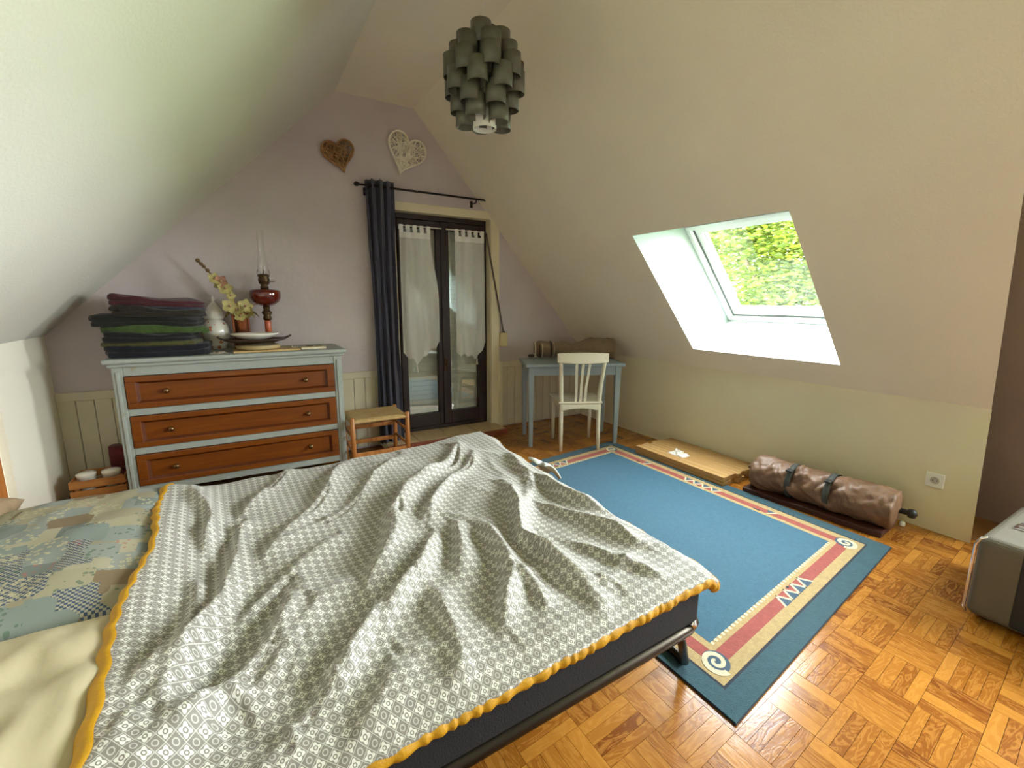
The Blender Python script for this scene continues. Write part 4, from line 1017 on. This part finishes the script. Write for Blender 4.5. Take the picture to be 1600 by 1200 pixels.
for zz in (.135,):
    P = []
    for (u, v) in ((0, 0), (.3, 0), (.6, 0), (.975, 0), (.992, .006), (1, .03), (1, .5), (1, .97), (.992, .994), (.975, 1), (.5, 1), (0, 1)): q = bed(u, v, 0); P.append((q[0] - .1, q[1] - 1.5, zz))
    b = MB(); b.tube(P, .0065, 8, closed=True); b.build('piping', m_pipe, mt, smooth=True)
MT = .515
m_sheet = mat('cream_sheet', lin(186, 172, 140), .85, .04, 5, bump=.1, bscale=60)
b = MB(); b.quadbox([bed(u, v, 0)[:2] for u, v in ((0.01, .02), (.45, .02), (.45, .98), (0.01, .98))], MT - .0, MT + .006); tag(b.build('bed_sheet', m_sheet, bevel=.003), 'cream sheet showing at the head of the mattress', 'sheet')

def duvet_mat():
    m, nt, p = new_mat('grey_medallion_print')
    uvn = N(nt, 'ShaderNodeUVMap'); uvn.uv_map = 'uv'
    def cell(scale, ox=0.0):
        mp = N(nt, 'ShaderNodeMapping'); mp.inputs['Scale'].default_value = (scale, scale, 1); mp.inputs['Location'].default_value = (ox, ox, 0); nt.links.new(uvn.outputs[0], mp.inputs[0])
        sp = N(nt, 'ShaderNodeSeparateXYZ'); nt.links.new(mp.outputs[0], sp.inputs[0])
        x = math_(nt, 'SUBTRACT', math_(nt, 'FRACT', sp.outputs[0]), .5); y = math_(nt, 'SUBTRACT', math_(nt, 'FRACT', sp.outputs[1]), .5)
        return x, y
    def length(x, y): return math_(nt, 'SQRT', math_(nt, 'ADD', math_(nt, 'MULTIPLY', x, x), math_(nt, 'MULTIPLY', y, y)))
    SCL = 38.0
    x, y = cell(SCL); r = length(x, y); ang_ = math_(nt, 'ARCTAN2', y, x)
    pet = math_(nt, 'MULTIPLY_ADD', math_(nt, 'COSINE', math_(nt, 'MULTIPLY', ang_, 4.0)), .075, .29)
    flower = math_(nt, 'LESS_THAN', r, pet)
    hole = math_(nt, 'MULTIPLY', math_(nt, 'GREATER_THAN', r, .075), math_(nt, 'LESS_THAN', r, .15))
    flower = math_(nt, 'MULTIPLY', flower, math_(nt, 'SUBTRACT', 1.0, hole))
    x2, y2 = cell(SCL, .5); r2 = length(x2, y2)
    ring2 = math_(nt, 'MULTIPLY', math_(nt, 'GREATER_THAN', r2, .13), math_(nt, 'LESS_THAN', r2, .20))
    d1 = math_(nt, 'ADD', math_(nt, 'ABSOLUTE', x), math_(nt, 'ABSOLUTE', y))
    lines = math_(nt, 'LESS_THAN', math_(nt, 'ABSOLUTE', math_(nt, 'SUBTRACT', d1, .5)), .035)
    f = math_(nt, 'MAXIMUM', flower, math_(nt, 'MAXIMUM', math_(nt, 'MULTIPLY', ring2, .55), math_(nt, 'MULTIPLY', lines, .6)))
    nt.links.new(mixc(nt, f, lin(120, 115, 107), lin(204, 202, 194)), p.inputs['Base Color'])
    p.inputs['Roughness'].default_value = .55; p.inputs['Sheen Weight'].default_value = .1
    nb_ = N(nt, 'ShaderNodeTexNoise'); nb_.inputs['Scale'].default_value = 45; nb_.inputs['Detail'].default_value = 5; nt.links.new(uvn.outputs[0], nb_.inputs['Vector'])
    bp = N(nt, 'ShaderNodeBump'); bp.inputs['Strength'].default_value = .35; bp.inputs['Distance'].default_value = .006; nt.links.new(nb_.outputs[0], bp.inputs['Height']); nt.links.new(bp.outputs[0], p.inputs['Normal'])
    return m
FOLDS = [([(0.97, 2.03), (0.66, 1.68), (0.46, 1.45)], 0.03, 0.035), ([(0.94, 2.17), (0.53, 1.72), (0.39, 1.56), (0.32, 1.34), (0.23, 1.15)], 0.045, 0.045), ([(0.47, 1.34), (0.38, 1.16), (0.2, 0.99), (0.09, 0.89), (0.02, 0.83)], 0.028, 0.03), ([(0.5, 1.39), (0.4, 1.16), (0.25, 0.98)], 0.022, 0.03), ([(0.61, 1.41), (0.47, 1.09)], 0.028, 0.035), ([(0.67, 1.34), (0.58, 1.05), (0.49, 0.85)], 0.04, 0.04), ([(0.91, 1.62), (0.84, 1.36), (0.72, 1.17), (0.76, 1.08), (0.76, 0.89)], 0.042, 0.04), ([(1.08, 1.6), (1.07, 1.39), (1.1, 1.21)], 0.03, 0.035), ([(0.95, 1.36), (1.0, 1.21), (1.07, 0.97)], 0.03, 0.035), ([(0.39, 2.2), (0.19, 1.86), (0.05, 1.58), (-0.01, 1.46)], 0.025, 0.035), ([(0.13, 1.29), (0.06, 1.22), (-0.01, 1.1)], 0.022, 0.035), ([(-0.1, 1.45), (-0.14, 1.24), (-0.18, 1.08), (-0.2, 1.01)], 0.035, 0.045), ([(-0.02, 1.05), (-0.1, 0.94), (-0.16, 0.9), (-0.21, 0.86)], 0.028, 0.04), ([(-0.19, 2.06), (-0.14, 1.78), (-0.14, 1.55)], 0.035, 0.04), ([(-0.18, 1.42), (-0.2, 1.16), (-0.23, 0.98)], 0.03, 0.04), ([(0.23, 1.25), (0.12, 1.18), (0.01, 1.03), (-0.06, 0.9)], 0.018, 0.04), ([(0.61, 1.03), (0.63, 0.95), (0.62, 0.85)], 0.018, 0.03), ([(0.37, 0.85), (0.34, 0.79), (0.3, 0.76)], 0.012, 0.03), ([(0.41, 1.07), (0.4, 0.98), (0.37, 0.85)], 0.018, 0.03), ([(1.0, 0.93), (0.8, 0.87), (0.75, 0.82)], 0.012, 0.03), ([(0.13, 2.3), (-0.01, 2.03), (-0.06, 1.8)], 0.02, 0.04), ([(0.63, 2.23), (0.35, 1.82), (0.18, 1.65), (0.01, 1.5)], 0.018, 0.04), ([(1.14, 1.93), (1.0, 1.6), (0.88, 1.37)], 0.02, 0.03), ([(0.2, 0.92), (0.27, 0.91), (0.37, 0.85)], 0.01, 0.02)]
FOLDS += [([(0.26, 1.08), (0.08, 0.91), (-0.01, 0.81), (-0.06, 0.76)], 0.024, 0.032), ([(0.07, 1.19), (-0.04, 1.04), (-0.13, 0.91), (-0.18, 0.84)], 0.028, 0.035), ([(0.26, 0.88), (0.15, 0.78), (0.07, 0.71)], 0.014, 0.03), ([(-0.12, 1.29), (-0.16, 1.11), (-0.18, 0.97), (-0.22, 0.87)], 0.024, 0.035), ([(0.24, 1.51), (0.08, 1.34), (-0.03, 1.24), (-0.1, 1.13)], 0.022, 0.035), ([(-0.02, 1.77), (-0.06, 1.54), (-0.11, 1.38)], 0.024, 0.035), ([(0.89, 1.08), (0.92, 0.93), (1.0, 0.8)], 0.016, 0.03), ([(0.71, 1.01), (0.74, 0.88), (0.7, 0.75)], 0.018, 0.03)]
NU, NV = 300, 260
U, V = np.meshgrid(np.linspace(0, 1, NU), np.linspace(0, 1, NV))
c00, c10, c11, c01 = (-.285, .695), (1.17, .752), (1.205, 2.40), (-.30, 2.29)
X = (1 - U) * (1 - V) * c00[0] + U * (1 - V) * c10[0] + U * V * c11[0] + (1 - U) * V * c01[0]
Y = (1 - U) * (1 - V) * c00[1] + U * (1 - V) * c10[1] + U * V * c11[1] + (1 - U) * V * c01[1]
def npsm(a, b_, x): t = np.clip((x - a) / (b_ - a), 0, 1); return t * t * (3 - 2 * t)
Zt = np.full_like(X, MT + .026)
wob = .018 * np.sin(X * 9 + Y * 5) + .014 * np.sin(X * -14 + Y * 11 + 1)
for P, h, w in FOLDS:
    best = np.full_like(X, 9.0); sgn = np.zeros_like(X); amp = np.zeros_like(X); Ls = [math.dist(P[i], P[i + 1]) for i in range(len(P) - 1)]; tot = sum(Ls); acc = 0
    for i in range(len(P) - 1):
        (ax, ay), (bx, by) = P[i], P[i + 1]; dx, dy = bx - ax, by - ay; q = np.clip(((X - ax) * dx + (Y - ay) * dy) / (dx * dx + dy * dy), 0, 1)
        d = np.hypot(X + wob - ax - q * dx, Y - ay - q * dy); s_ = (acc + q * Ls[i]) / tot
        upd = d < best; best = np.where(upd, d, best); sgn = np.where(upd, (X + wob - ax - q * dx) * -.92 + (Y - ay - q * dy) * -.38, sgn); amp = np.where(upd, h * np.minimum(1, npsm(-.15, .25, s_) * npsm(-.15, .35, 1 - s_) * 1.2), amp); acc += Ls[i]
    ws = w * np.where(sgn > 0, .55 + 0 * sgn, 1.25); Zt = Zt + 1.8 * amp * (np.exp(-(best / ws) ** 1.35) - .24 * np.exp(-(best / (w * 2.2)) ** 2))
r_ = np.random.RandomState(4)
for k in range(46):      # small random creases
    cx_, cy_ = r_.uniform(-.2, 1.1), r_.uniform(.85, 2.25); a = math.atan2(2.25 - cy_, 1.05 - cx_) + r_.normal(0, .5); L = r_.uniform(.10, .28)
    dx, dy = math.cos(a), math.sin(a); q = (X - cx_) * dx + (Y - cy_) * dy; d = -(X - cx_) * dy + (Y - cy_) * dx + .12 * q * q / L
    Zt += r_.uniform(.003, .008) * np.exp(-(q / L) ** 2) * np.exp(-np.abs(d / r_.uniform(.012, .026)) ** 1.6)
Zt += .006 * np.sin(X * 11 + 2 * np.sin(Y * 6)) * np.sin(Y * 9 + 1.5 * np.sin(X * 7))
Zt += .030 * npsm(.55, 1, U) * npsm(.6, 1, V)                      # bunched up at the far foot corner
Zt += .088 * (1 - npsm(.0, .13, U)) * npsm(.0, .07, V) * (1 - npsm(.86, .99, V))             # rides over the ends of the pillows
Zt = np.maximum(Zt, MT + .018)
for _ in range(3):
    Pd = np.pad(Zt, 1, mode='edge'); Zt = (4 * Zt + Pd[:-2, 1:-1] + Pd[2:, 1:-1] + Pd[1:-1, :-2] + Pd[1:-1, 2:]) / 8
edge_n = 1 - npsm(0, .045, V); edge_f = npsm(.955, 1, V); edge_u = npsm(.965, 1, U)
Zt = Zt * (1 - edge_n) + (MT + .012 - .022 * (1 - U)) * edge_n
Zt = Zt - .05 * edge_f - .028 * edge_u
Y = Y - .012 * edge_n * (.6 + .3 * np.sin(U * 60 + 2 * np.sin(U * 23))) * .6; X = X + .010 * edge_u * np.sin(V * 37)
X = X + .012 * (1 - npsm(0, .04, U)) * np.sin(V * 14)
dv = MB(); dv.v = list(zip(X.ravel().tolist(), Y.ravel().tolist(), Zt.ravel().tolist()))
dv.f = [(j * NU + i, j * NU + i + 1, (j + 1) * NU + i + 1, (j + 1) * NU + i) for j in range(NV - 1) for i in range(NU - 1)]; dv.mi = [0] * len(dv.f)
duv = empty('duvet', (0, 0, 0), label='crumpled grey and white patterned duvet on the bed', cat='duvet')
m_must = mat('mustard_cloth', lin(176, 128, 2), .6, .12, 20, bump=.2, bscale=120)
cov = dv.build('cover', duvet_mat(), duv, smooth=True, uv=lambda c: (c.x * .98 + c.y * .06, c.y * .98 - c.x * .06))
md = cov.modifiers.new('thickness', 'SOLIDIFY'); md.thickness = .008; md.offset = -1
def near_trim(u, v):
    i = int(round(u * (NU - 1))); x, y, z = X[0, i], Y[0, i], Zt[0, i]
    puck = .0025 * math.sin(u * 260 + 3 * math.sin(u * 31)) + .002 * nz(u * 70, v * 3)
    return (x + .003 * math.sin(u * 150), y + .004 - (.012 * math.sin(v * 3.0) + puck) * 1.0 + .010 * v, z - .001 - (.030 + .012 * u) * v)
b = MB(); b.grid(near_trim, NU, 7); b.build('mustard_edge', m_must, duv, smooth=True, solid=.003)
def head_trim(u, v):
    j = int(round(u * (NV - 1))); x, y, z = X[j, 0], Y[j, 0], Zt[j, 0]; a = v * math.pi * 1.15
    puck = .003 * math.sin(u * 120 + 2 * math.sin(u * 17))
    w = .016 + .004 * math.sin(u * 9)
    return (x + .008 - w * math.sin(a) * 1.3 + puck, y, z + .004 - w * (1 - math.cos(a)) * .8)
b = MB(); b.grid(head_trim, NV, 8); b.build('mustard_edge', m_must, duv, smooth=True, solid=.003)
def foot_trim(u, v):
    j = int(round(u * (NV - 1))); x, y, z = X[j, NU - 1], Y[j, NU - 1], Zt[j, NU - 1]
    return (x + .006 * math.sin(v * 3) + .003 * math.sin(u * 140), y, z - .001 - .032 * v)
b = MB(); b.grid(foot_trim, NV, 6); b.build('mustard_edge', m_must, duv, smooth=True, solid=.003)

def flap(u, v):
    return (1.19 + .085 * u + .01 * math.sin(v * 5), 1.70 + .13 * v - .02 * u, .545 - .01 * u - .06 * u * u + .012 * math.sin(v * 9 + u * 3))
b = MB(); b.grid(flap, 14, 22); b.build('hanging_corner', mat('white_lining', lin(196, 200, 196), .8, .04, 20), duv, smooth=True, solid=.006)
# pillows
def patch_mat():
    m, nt, p = new_mat('patchwork_print')
    uvn = N(nt, 'ShaderNodeUVMap'); uvn.uv_map = 'uv'
    br = N(nt, 'ShaderNodeTexVoronoi'); br.distance = 'CHEBYCHEV'; br.inputs['Scale'].default_value = 12.0; br.inputs['Randomness'].default_value = .75; nt.links.new(uvn.outputs[0], br.inputs['Vector'])
    sp = N(nt, 'ShaderNodeSeparateColor'); nt.links.new(br.outputs['Color'], sp.inputs[0])
    ramp = N(nt, 'ShaderNodeValToRGB'); ramp.color_ramp.interpolation = 'CONSTANT'; e = ramp.color_ramp.elements
    cols = [(136, 146, 144), (170, 162, 138), (146, 152, 150), (136, 116, 92), (122, 130, 128), (178, 170, 148), (152, 156, 152), (160, 150, 128)]
    e[0].position = 0; e[0].color = (*lin(*cols[0]), 1); e[1].position = 1 / 8; e[1].color = (*lin(*cols[1]), 1)
    for k in range(2, 8): q = e.new(k / 8); q.color = (*lin(*cols[k]), 1)
    nt.links.new(sp.outputs[0], ramp.inputs[0])
    ck_ = N(nt, 'ShaderNodeTexChecker'); ck_.inputs['Scale'].default_value = 150; ck_.inputs[1].default_value = (*lin(66, 82, 112), 1); ck_.inputs[2].default_value = (*lin(172, 168, 150), 1); nt.links.new(uvn.outputs[0], ck_.inputs[0])
    c = mixc(nt, math_(nt, 'GREATER_THAN', sp.outputs[1], .84), ramp.outputs[0], ck_.outputs[0])
    vo = N(nt, 'ShaderNodeTexVoronoi'); vo.inputs['Scale'].default_value = 60; nt.links.new(uvn.outputs[0], vo.inputs['Vector'])
    fl = math_(nt, 'MULTIPLY', math_(nt, 'LESS_THAN', vo.outputs[0], .36), math_(nt, 'GREATER_THAN', vo.outputs[0], .13))
    fl = math_(nt, 'MULTIPLY', fl, math_(nt, 'LESS_THAN', math_(nt, 'ABSOLUTE', math_(nt, 'SUBTRACT', sp.outputs[2], .3)), .16))
    c = mixc(nt, fl, c, lin(196, 186, 156))
    fr_ = math_(nt, 'MULTIPLY', math_(nt, 'LESS_THAN', vo.outputs[0], .3), math_(nt, 'LESS_THAN', math_(nt, 'ABSOLUTE', math_(nt, 'SUBTRACT', sp.outputs[2], .75)), .06))
    c = mixc(nt, math_(nt, 'MULTIPLY', fr_, .6), c, lin(176, 96, 84))
    dg = math_(nt, 'MULTIPLY', math_(nt, 'LESS_THAN', vo.outputs[0], .33), math_(nt, 'LESS_THAN', math_(nt, 'ABSOLUTE', math_(nt, 'SUBTRACT', sp.outputs[2], .92)), .06))
    c = mixc(nt, math_(nt, 'MULTIPLY', dg, .7), c, lin(84, 110, 92))
    nt.links.new(mixc(nt, 1.0, c, (.74, .74, .70), 'MULTIPLY'), p.inputs['Base Color']); p.inputs['Roughness'].default_value = .85
    return m
def pillow(name, label, c, hx, hy, hz, m, seed, rot=0.0, uvs=1.0, lump=.012):
    def fn(u, v):
        a = (u - .5) * 2; b_ = (v - .5) * 2
        return a, b_
    n = 44; b = MB()
    for side in (1, -1):
        def pf(u, v, side=side):
            a, b_ = (u - .5) * 2, (v - .5) * 2
            k = max(0, (1 - abs(a) ** 2.6)) ** .5 * max(0, (1 - abs(b_) ** 2.6)) ** .5
            pin = 1 - .07 * (1 - abs(b_) ** 2) * abs(a) ** 4; pin2 = 1 - .05 * (1 - abs(a) ** 2) * abs(b_) ** 4
            z = side * hz * k ** .8
            if side > 0: z += lump * k * (nz(a * 2 + seed, b_ * 2.5, seed) + .5 * nz(a * 5, b_ * 4 + seed, 2) - .5 * abs(nz(a * 1.2 + b_ * 2.4, b_ - a, seed + 5)))
            return (a * hx * pin, b_ * hy * pin2, z)
        b.grid(pf, n, n)
    o = b.build(name, m, smooth=True, loc=c, rotz=rot, uv=lambda q: (q.x * uvs, q.y * uvs))
    bm = bmesh.new(); bm.from_mesh(o.data); bmesh.ops.remove_doubles(bm, verts=bm.verts, dist=.0005); bmesh.ops.recalc_face_normals(bm, faces=bm.faces); bm.to_mesh(o.data); bm.free()
    return tag(o, label, 'pillow')
pillow('patchwork_pillow', 'pale patchwork print pillow at the far side of the bed', (-.535, 1.725, .580), .27, .45, .072, patch_mat(), 3, .03)
m_cpil = mat('cream_cotton', lin(178, 166, 136), .8, .03, 5, bump=.15, bscale=30)
pillow('cream_pillow', 'plain cream pillow at the near side of the bed', (-.54, .985, .578), .28, .33, .064, m_cpil, 8, .02, lump=.034)
pillow('taupe_bolster', 'taupe bolster at the head of the bed behind the patchwork pillow', (-.862, 1.75, .605), .12, .5, .082, mat('taupe_cloth', lin(138, 116, 88), .9, .1, 30, bump=.3, bscale=200), 5)

# ------------------------------------------------------------------ slat bundle, plastic scrap, rolled bag, dark board
m_slat = wood('pale_pine', lin(164, 124, 72), lin(190, 152, 98), .5, 3, axis=1)
bd = empty('slat_bundle', (2.905, 1.89, 0), .0, 'flat bundle of pale pine bed slats on the floor by the knee wall', 'bed slats')
ns = 9; w = .052; L = .86
r2 = random.Random(3)
for layer in range(2):
    for k in range(ns):
        dy = r2.uniform(-.02, .02) + (.0 if layer else .01)
        b = MB(); b.box((k * w + .0015, dy, layer * .037 + .001), ((k + 1) * w - .0015, L + dy + r2.uniform(-.01, .01), layer * .037 + .036)); b.build('slat', m_slat, bd, bevel=.002, seg=1)
scrap('plastic_scrap', 'crumpled clear plastic scrap lying on the pine slats', (3.04, 2.40, .0745), .09, .16, .03, mat('milky_plastic', lin(232, 230, 222), .25, .04), 9, 'plastic')

m_dkboard = wood('dark_red_wood', lin(52, 24, 18), lin(74, 36, 26), .45, axis=1)
b = MB(); b.box((-.075, -.40, 0), (.16, .40, .035)); o = b.build('dark_board', m_dkboard, bevel=.004, loc=(3.07, 1.385, 0), rotz=.09); tag(o, 'dark reddish board lying under the brown rolled bag', 'board')
m_bag = mat('brown_bag_cloth', lin(118, 88, 66), .5, .12, 20, bump=.25, bscale=60); m_strp = mat('dark_green_grey_strap', lin(62, 66, 60), .7, .1, 40); m_blk = mat('black_rubber', lin(22, 20, 20), .5, .1)
rb = empty('rolled_bag', (3.135, 1.375, .035), math.pi / 2 + .09, 'long brown rolled carrying bag with two dark straps by the knee wall', 'bag')
def bagprof(v):
    k = (sm(-.03, .06, v) ** .5) * (1 - .9 * sm(.985, 1.0, v))
    pinch = 1 - .12 * math.exp(-((v - .33) / .025) ** 2) - .14 * math.exp(-((v - .60) / .03) ** 2)
    return k * pinch * (1.0 + .05 * math.sin(v * 9 + 1))
def bagf(u, v):
    a = u * 2 * math.pi; x = -(v - .5) * .83; rr = .124 * bagprof(v)
    fold = .020 * abs(nz(v * 9 + math.cos(a) * 1.3, math.sin(a) * 1.6, 3)) * 2 + .016 * abs(nz(v * 20 + math.sin(a) * 2, math.cos(a) * 2.2, 7))
    crease = .010 * math.sin(a * 3 + v * 26) * (math.exp(-((v - .33) / .1) ** 2) + math.exp(-((v - .6) / .12) ** 2))
    rr = max(.004, rr + (fold + crease - .012) * (1 if rr > .03 else 0))
    return (x, rr * 1.02 * math.cos(a), max(.002, .104 + rr * .92 * math.sin(a)))
b = MB(); b.grid(bagf, 64, 110, closed_u=True); b.build('body', m_bag, rb, smooth=True)
for v in (.33, .60):
    xx = -(v - .5) * .83; b = MB(); n = 40; R = .124 * bagprof(v) + .016
    ring_ = []
    for i in range(n):
        a = i * 2 * math.pi / n; ring_ += [(xx - .017, R * 1.04 * math.cos(a), max(.001, .104 + R * .95 * math.sin(a))), (xx + .017, R * 1.04 * math.cos(a), max(.001, .104 + R * .95 * math.sin(a)))]
    b.add(ring_, [(2 * i, 2 * i + 1, (2 * i + 3) % (2 * n), (2 * i + 2) % (2 * n)) for i in range(n)]); b.build('strap', m_strp, rb, smooth=True, solid=.004)
    b = MB(); b.box((xx - .02, R * .55 , .104 + R * .72), (xx + .02, R * .95, .104 + R * .82)); b.build('buckle', m_blk, rb, bevel=.003)
b = MB(); b.tube([(-.40, -.03, .10), (-.44, -.035, .10), (-.455, -.035, .10)], [.016, .016, .016], 10); b.lathe([(.001, -.026), (.018, -.022), (.026, 0), (.018, .022), (.001, .026)], (-.465, -.035, .10), 14); b.build('pole_end', m_blk, rb, smooth=True)
b = MB(); b.tube([(.40, 0, .11), (.43, .02, .125), (.44, .03, .115)], [.03, .02, .008], 8); b.build('gathered_end', m_bag, rb, smooth=True)
b = MB(); b.lathe([(.014, 0), (.016, .004), (.015, .02), (.012, .024), (.001, .024)], n=14); tag(b.build('bottle_cap', m_white, smooth=True, loc=(3.33, .985, 0)), 'tiny white bottle cap on the floor beside the brown bag', 'cap')

# ------------------------------------------------------------------ grey trunk at the right edge
m_trunk = mat('grey_brown_vinyl', lin(96, 90, 78), .55, .06, 8, bump=.25, bscale=220); m_trunkd = mat('black_vinyl', lin(34, 36, 36), .6, .1, bump=.2, bscale=220)
tk = empty('trunk', (2.572, -.12, 0), 0.0, 'grey vinyl trunk with metal edge and latch at the right edge', 'trunk')
b = MB(); b.box((0, 0, .012), (.62, .632, .372)); b.build('body', m_trunk, tk, bevel=.035, seg=5)
b = MB(); b.box((-.004, .12, .03), (.624, .50, .355)); b.build('black_panel', m_trunkd, tk, bevel=.01)
P = [(0.002, .625, .02)] + [(.002, .634, z_) for z_ in (.05, .15, .25, .33)] + [(.004, .622, .36), (.01, .605, .372)]
b = MB(); b.tube(P, .006, 8); b.build('metal_edge', m_chrome, tk, smooth=True)
lt = empty('latch', (.24, .55, .372)); lt.parent = tk
b = MB(); b.box((-.035, -.025, 0), (.035, .025, .006)); b.build('plate', m_chrome, lt, bevel=.002)
b = MB(); b.box((-.02, -.015, .006), (.03, .015, .016)); b.build('clasp', m_chrome, lt, bevel=.003)
b = MB(); b.tube([(.1, .45, .37), (.12, .45, .40), (.2, .45, .41), (.3, .45, .41), (.38, .45, .40), (.4, .45, .37)], .012, 8); b.build('handle', m_trunkd, tk, smooth=True)
for x, y in ((.06, .06), (.56, .06), (.06, .57), (.56, .57)):
    b = MB(); b.lathe([(.016, 0), (.018, .012)], (x, y, 0), 10); b.build('foot', m_blk, tk)

# ------------------------------------------------------------------ wall sockets
m_swell = mat('shaded_socket_well', lin(188, 186, 178), .5, .02)  # grey tone stands in for the shade inside the round socket
def outlet(label, y, z, s):
    t = empty('wall_socket', (XR, y, z), label=label, cat='socket', group='wall sockets')
    b = MB(); b.box((-.010, -s, -s), (0, s, s)); b.build('plate', m_white, t, bevel=.004)
    M_ = Matrix.Rotation(-math.pi / 2, 3, 'Y')
    b = MB(); b.lathe([(.024, .008), (.024, .012), (.0215, .012), (.020, .0102), (.001, .0102)], n=24, M=M_); b.build('socket_rim', m_wrod, t, smooth=True)
    b = MB(); b.lathe([(.0205, .0095), (.0205, .0104), (.0001, .0104)], n=20, M=M_); b.build('socket_well', m_swell, t)
    for dy, dz in ((-.009, 0), (.009, 0)):
        b = MB(); b.lathe([(.003, .0100), (.003, .0106), (.0001, .0106)], (0, dy, dz), 8, M=M_); b.build('pin_hole', m_blk, t)
    b = MB(); b.lathe([(.0028, .010), (.0028, .018), (.001, .02)], (0, 0, .011), 8, M=M_); b.build('earth_pin', m_chrome, t)
outlet('white wall socket on the beige knee wall near the trunk', .892, .308, .042)
outlet('white wall socket behind the grey table leg', 3.532, .375, .042)

# ------------------------------------------------------------------ pendant lamp of overlapping rings
LX, LY = 1.12, 2.165
m_smoke = mat('smoked_plastic', lin(92, 92, 78), .35, .12, 10)
m_smoke.node_tree.nodes['Principled BSDF'].inputs['Transmission Weight'].default_value = 0.0
m_lin = mat('white_inner_shade', lin(225, 224, 214), .5, .03)
pl_ = empty('pendant_lamp', (LX, LY, 2.19), label='grey pendant lamp of clustered plastic rings hanging from the ceiling', cat='pendant lamp')
b = MB(); b.tube([(0, 0, .40), (0, 0, GZ - 2.19 - .02)], .0016, 6); b.build('cord', m_white, pl_, smooth=True)
b = MB(); b.lathe([(.04, -.03), (.045, -.02), (.04, 0)], (0, 0, GZ - 2.19), 16); b.build('ceiling_rose', m_white, pl_, smooth=True)
layers = [(.0, .095, 5, .0), (.06, .12, 6, .5), (.125, .15, 8, .1), (.19, .15, 8, .5), (.25, .12, 7, .0), (.305, .085, 5, .3), (.345, .02, 1, .4)]
ringm = {}
def rmesh(r, h):
    b = MB(); b.lathe([(r, 0), (r, h)], n=18, cap=False); o = b.build('shade_ring', m_smoke, pl_, smooth=True, solid=.0025); return o
proto = rmesh(.047, .098); first = True
for z0, rad, n, ph in layers:
    for k in range(n):
        a = ph + 2 * math.pi * k / n
        if first: o = proto; first = False
        else: o = copy_obj(proto, pl_)
        o.location = (rad * math.cos(a), rad * math.sin(a), z0 - .01 + .012 * ((k % 2) - .5)); o.rotation_euler.z = a
b = MB(); b.lathe([(.056, 0), (.058, .06), (.055, .12)], (0, 0, -.028), 24, cap=False); b.build('bottom_ring', m_lin, pl_, smooth=True, solid=.003)
b = MB(); b.lathe([(.001, .05), (.02, .055), (.028, .08), (.022, .11), (.014, .13), (.014, .16)], n=16); b.build('bulb', m_lin, pl_, smooth=True)
b = MB(); b.lathe([(.018, .16), (.018, .3), (.01, .4)], n=12); b.build('socket', m_white, pl_, smooth=True)
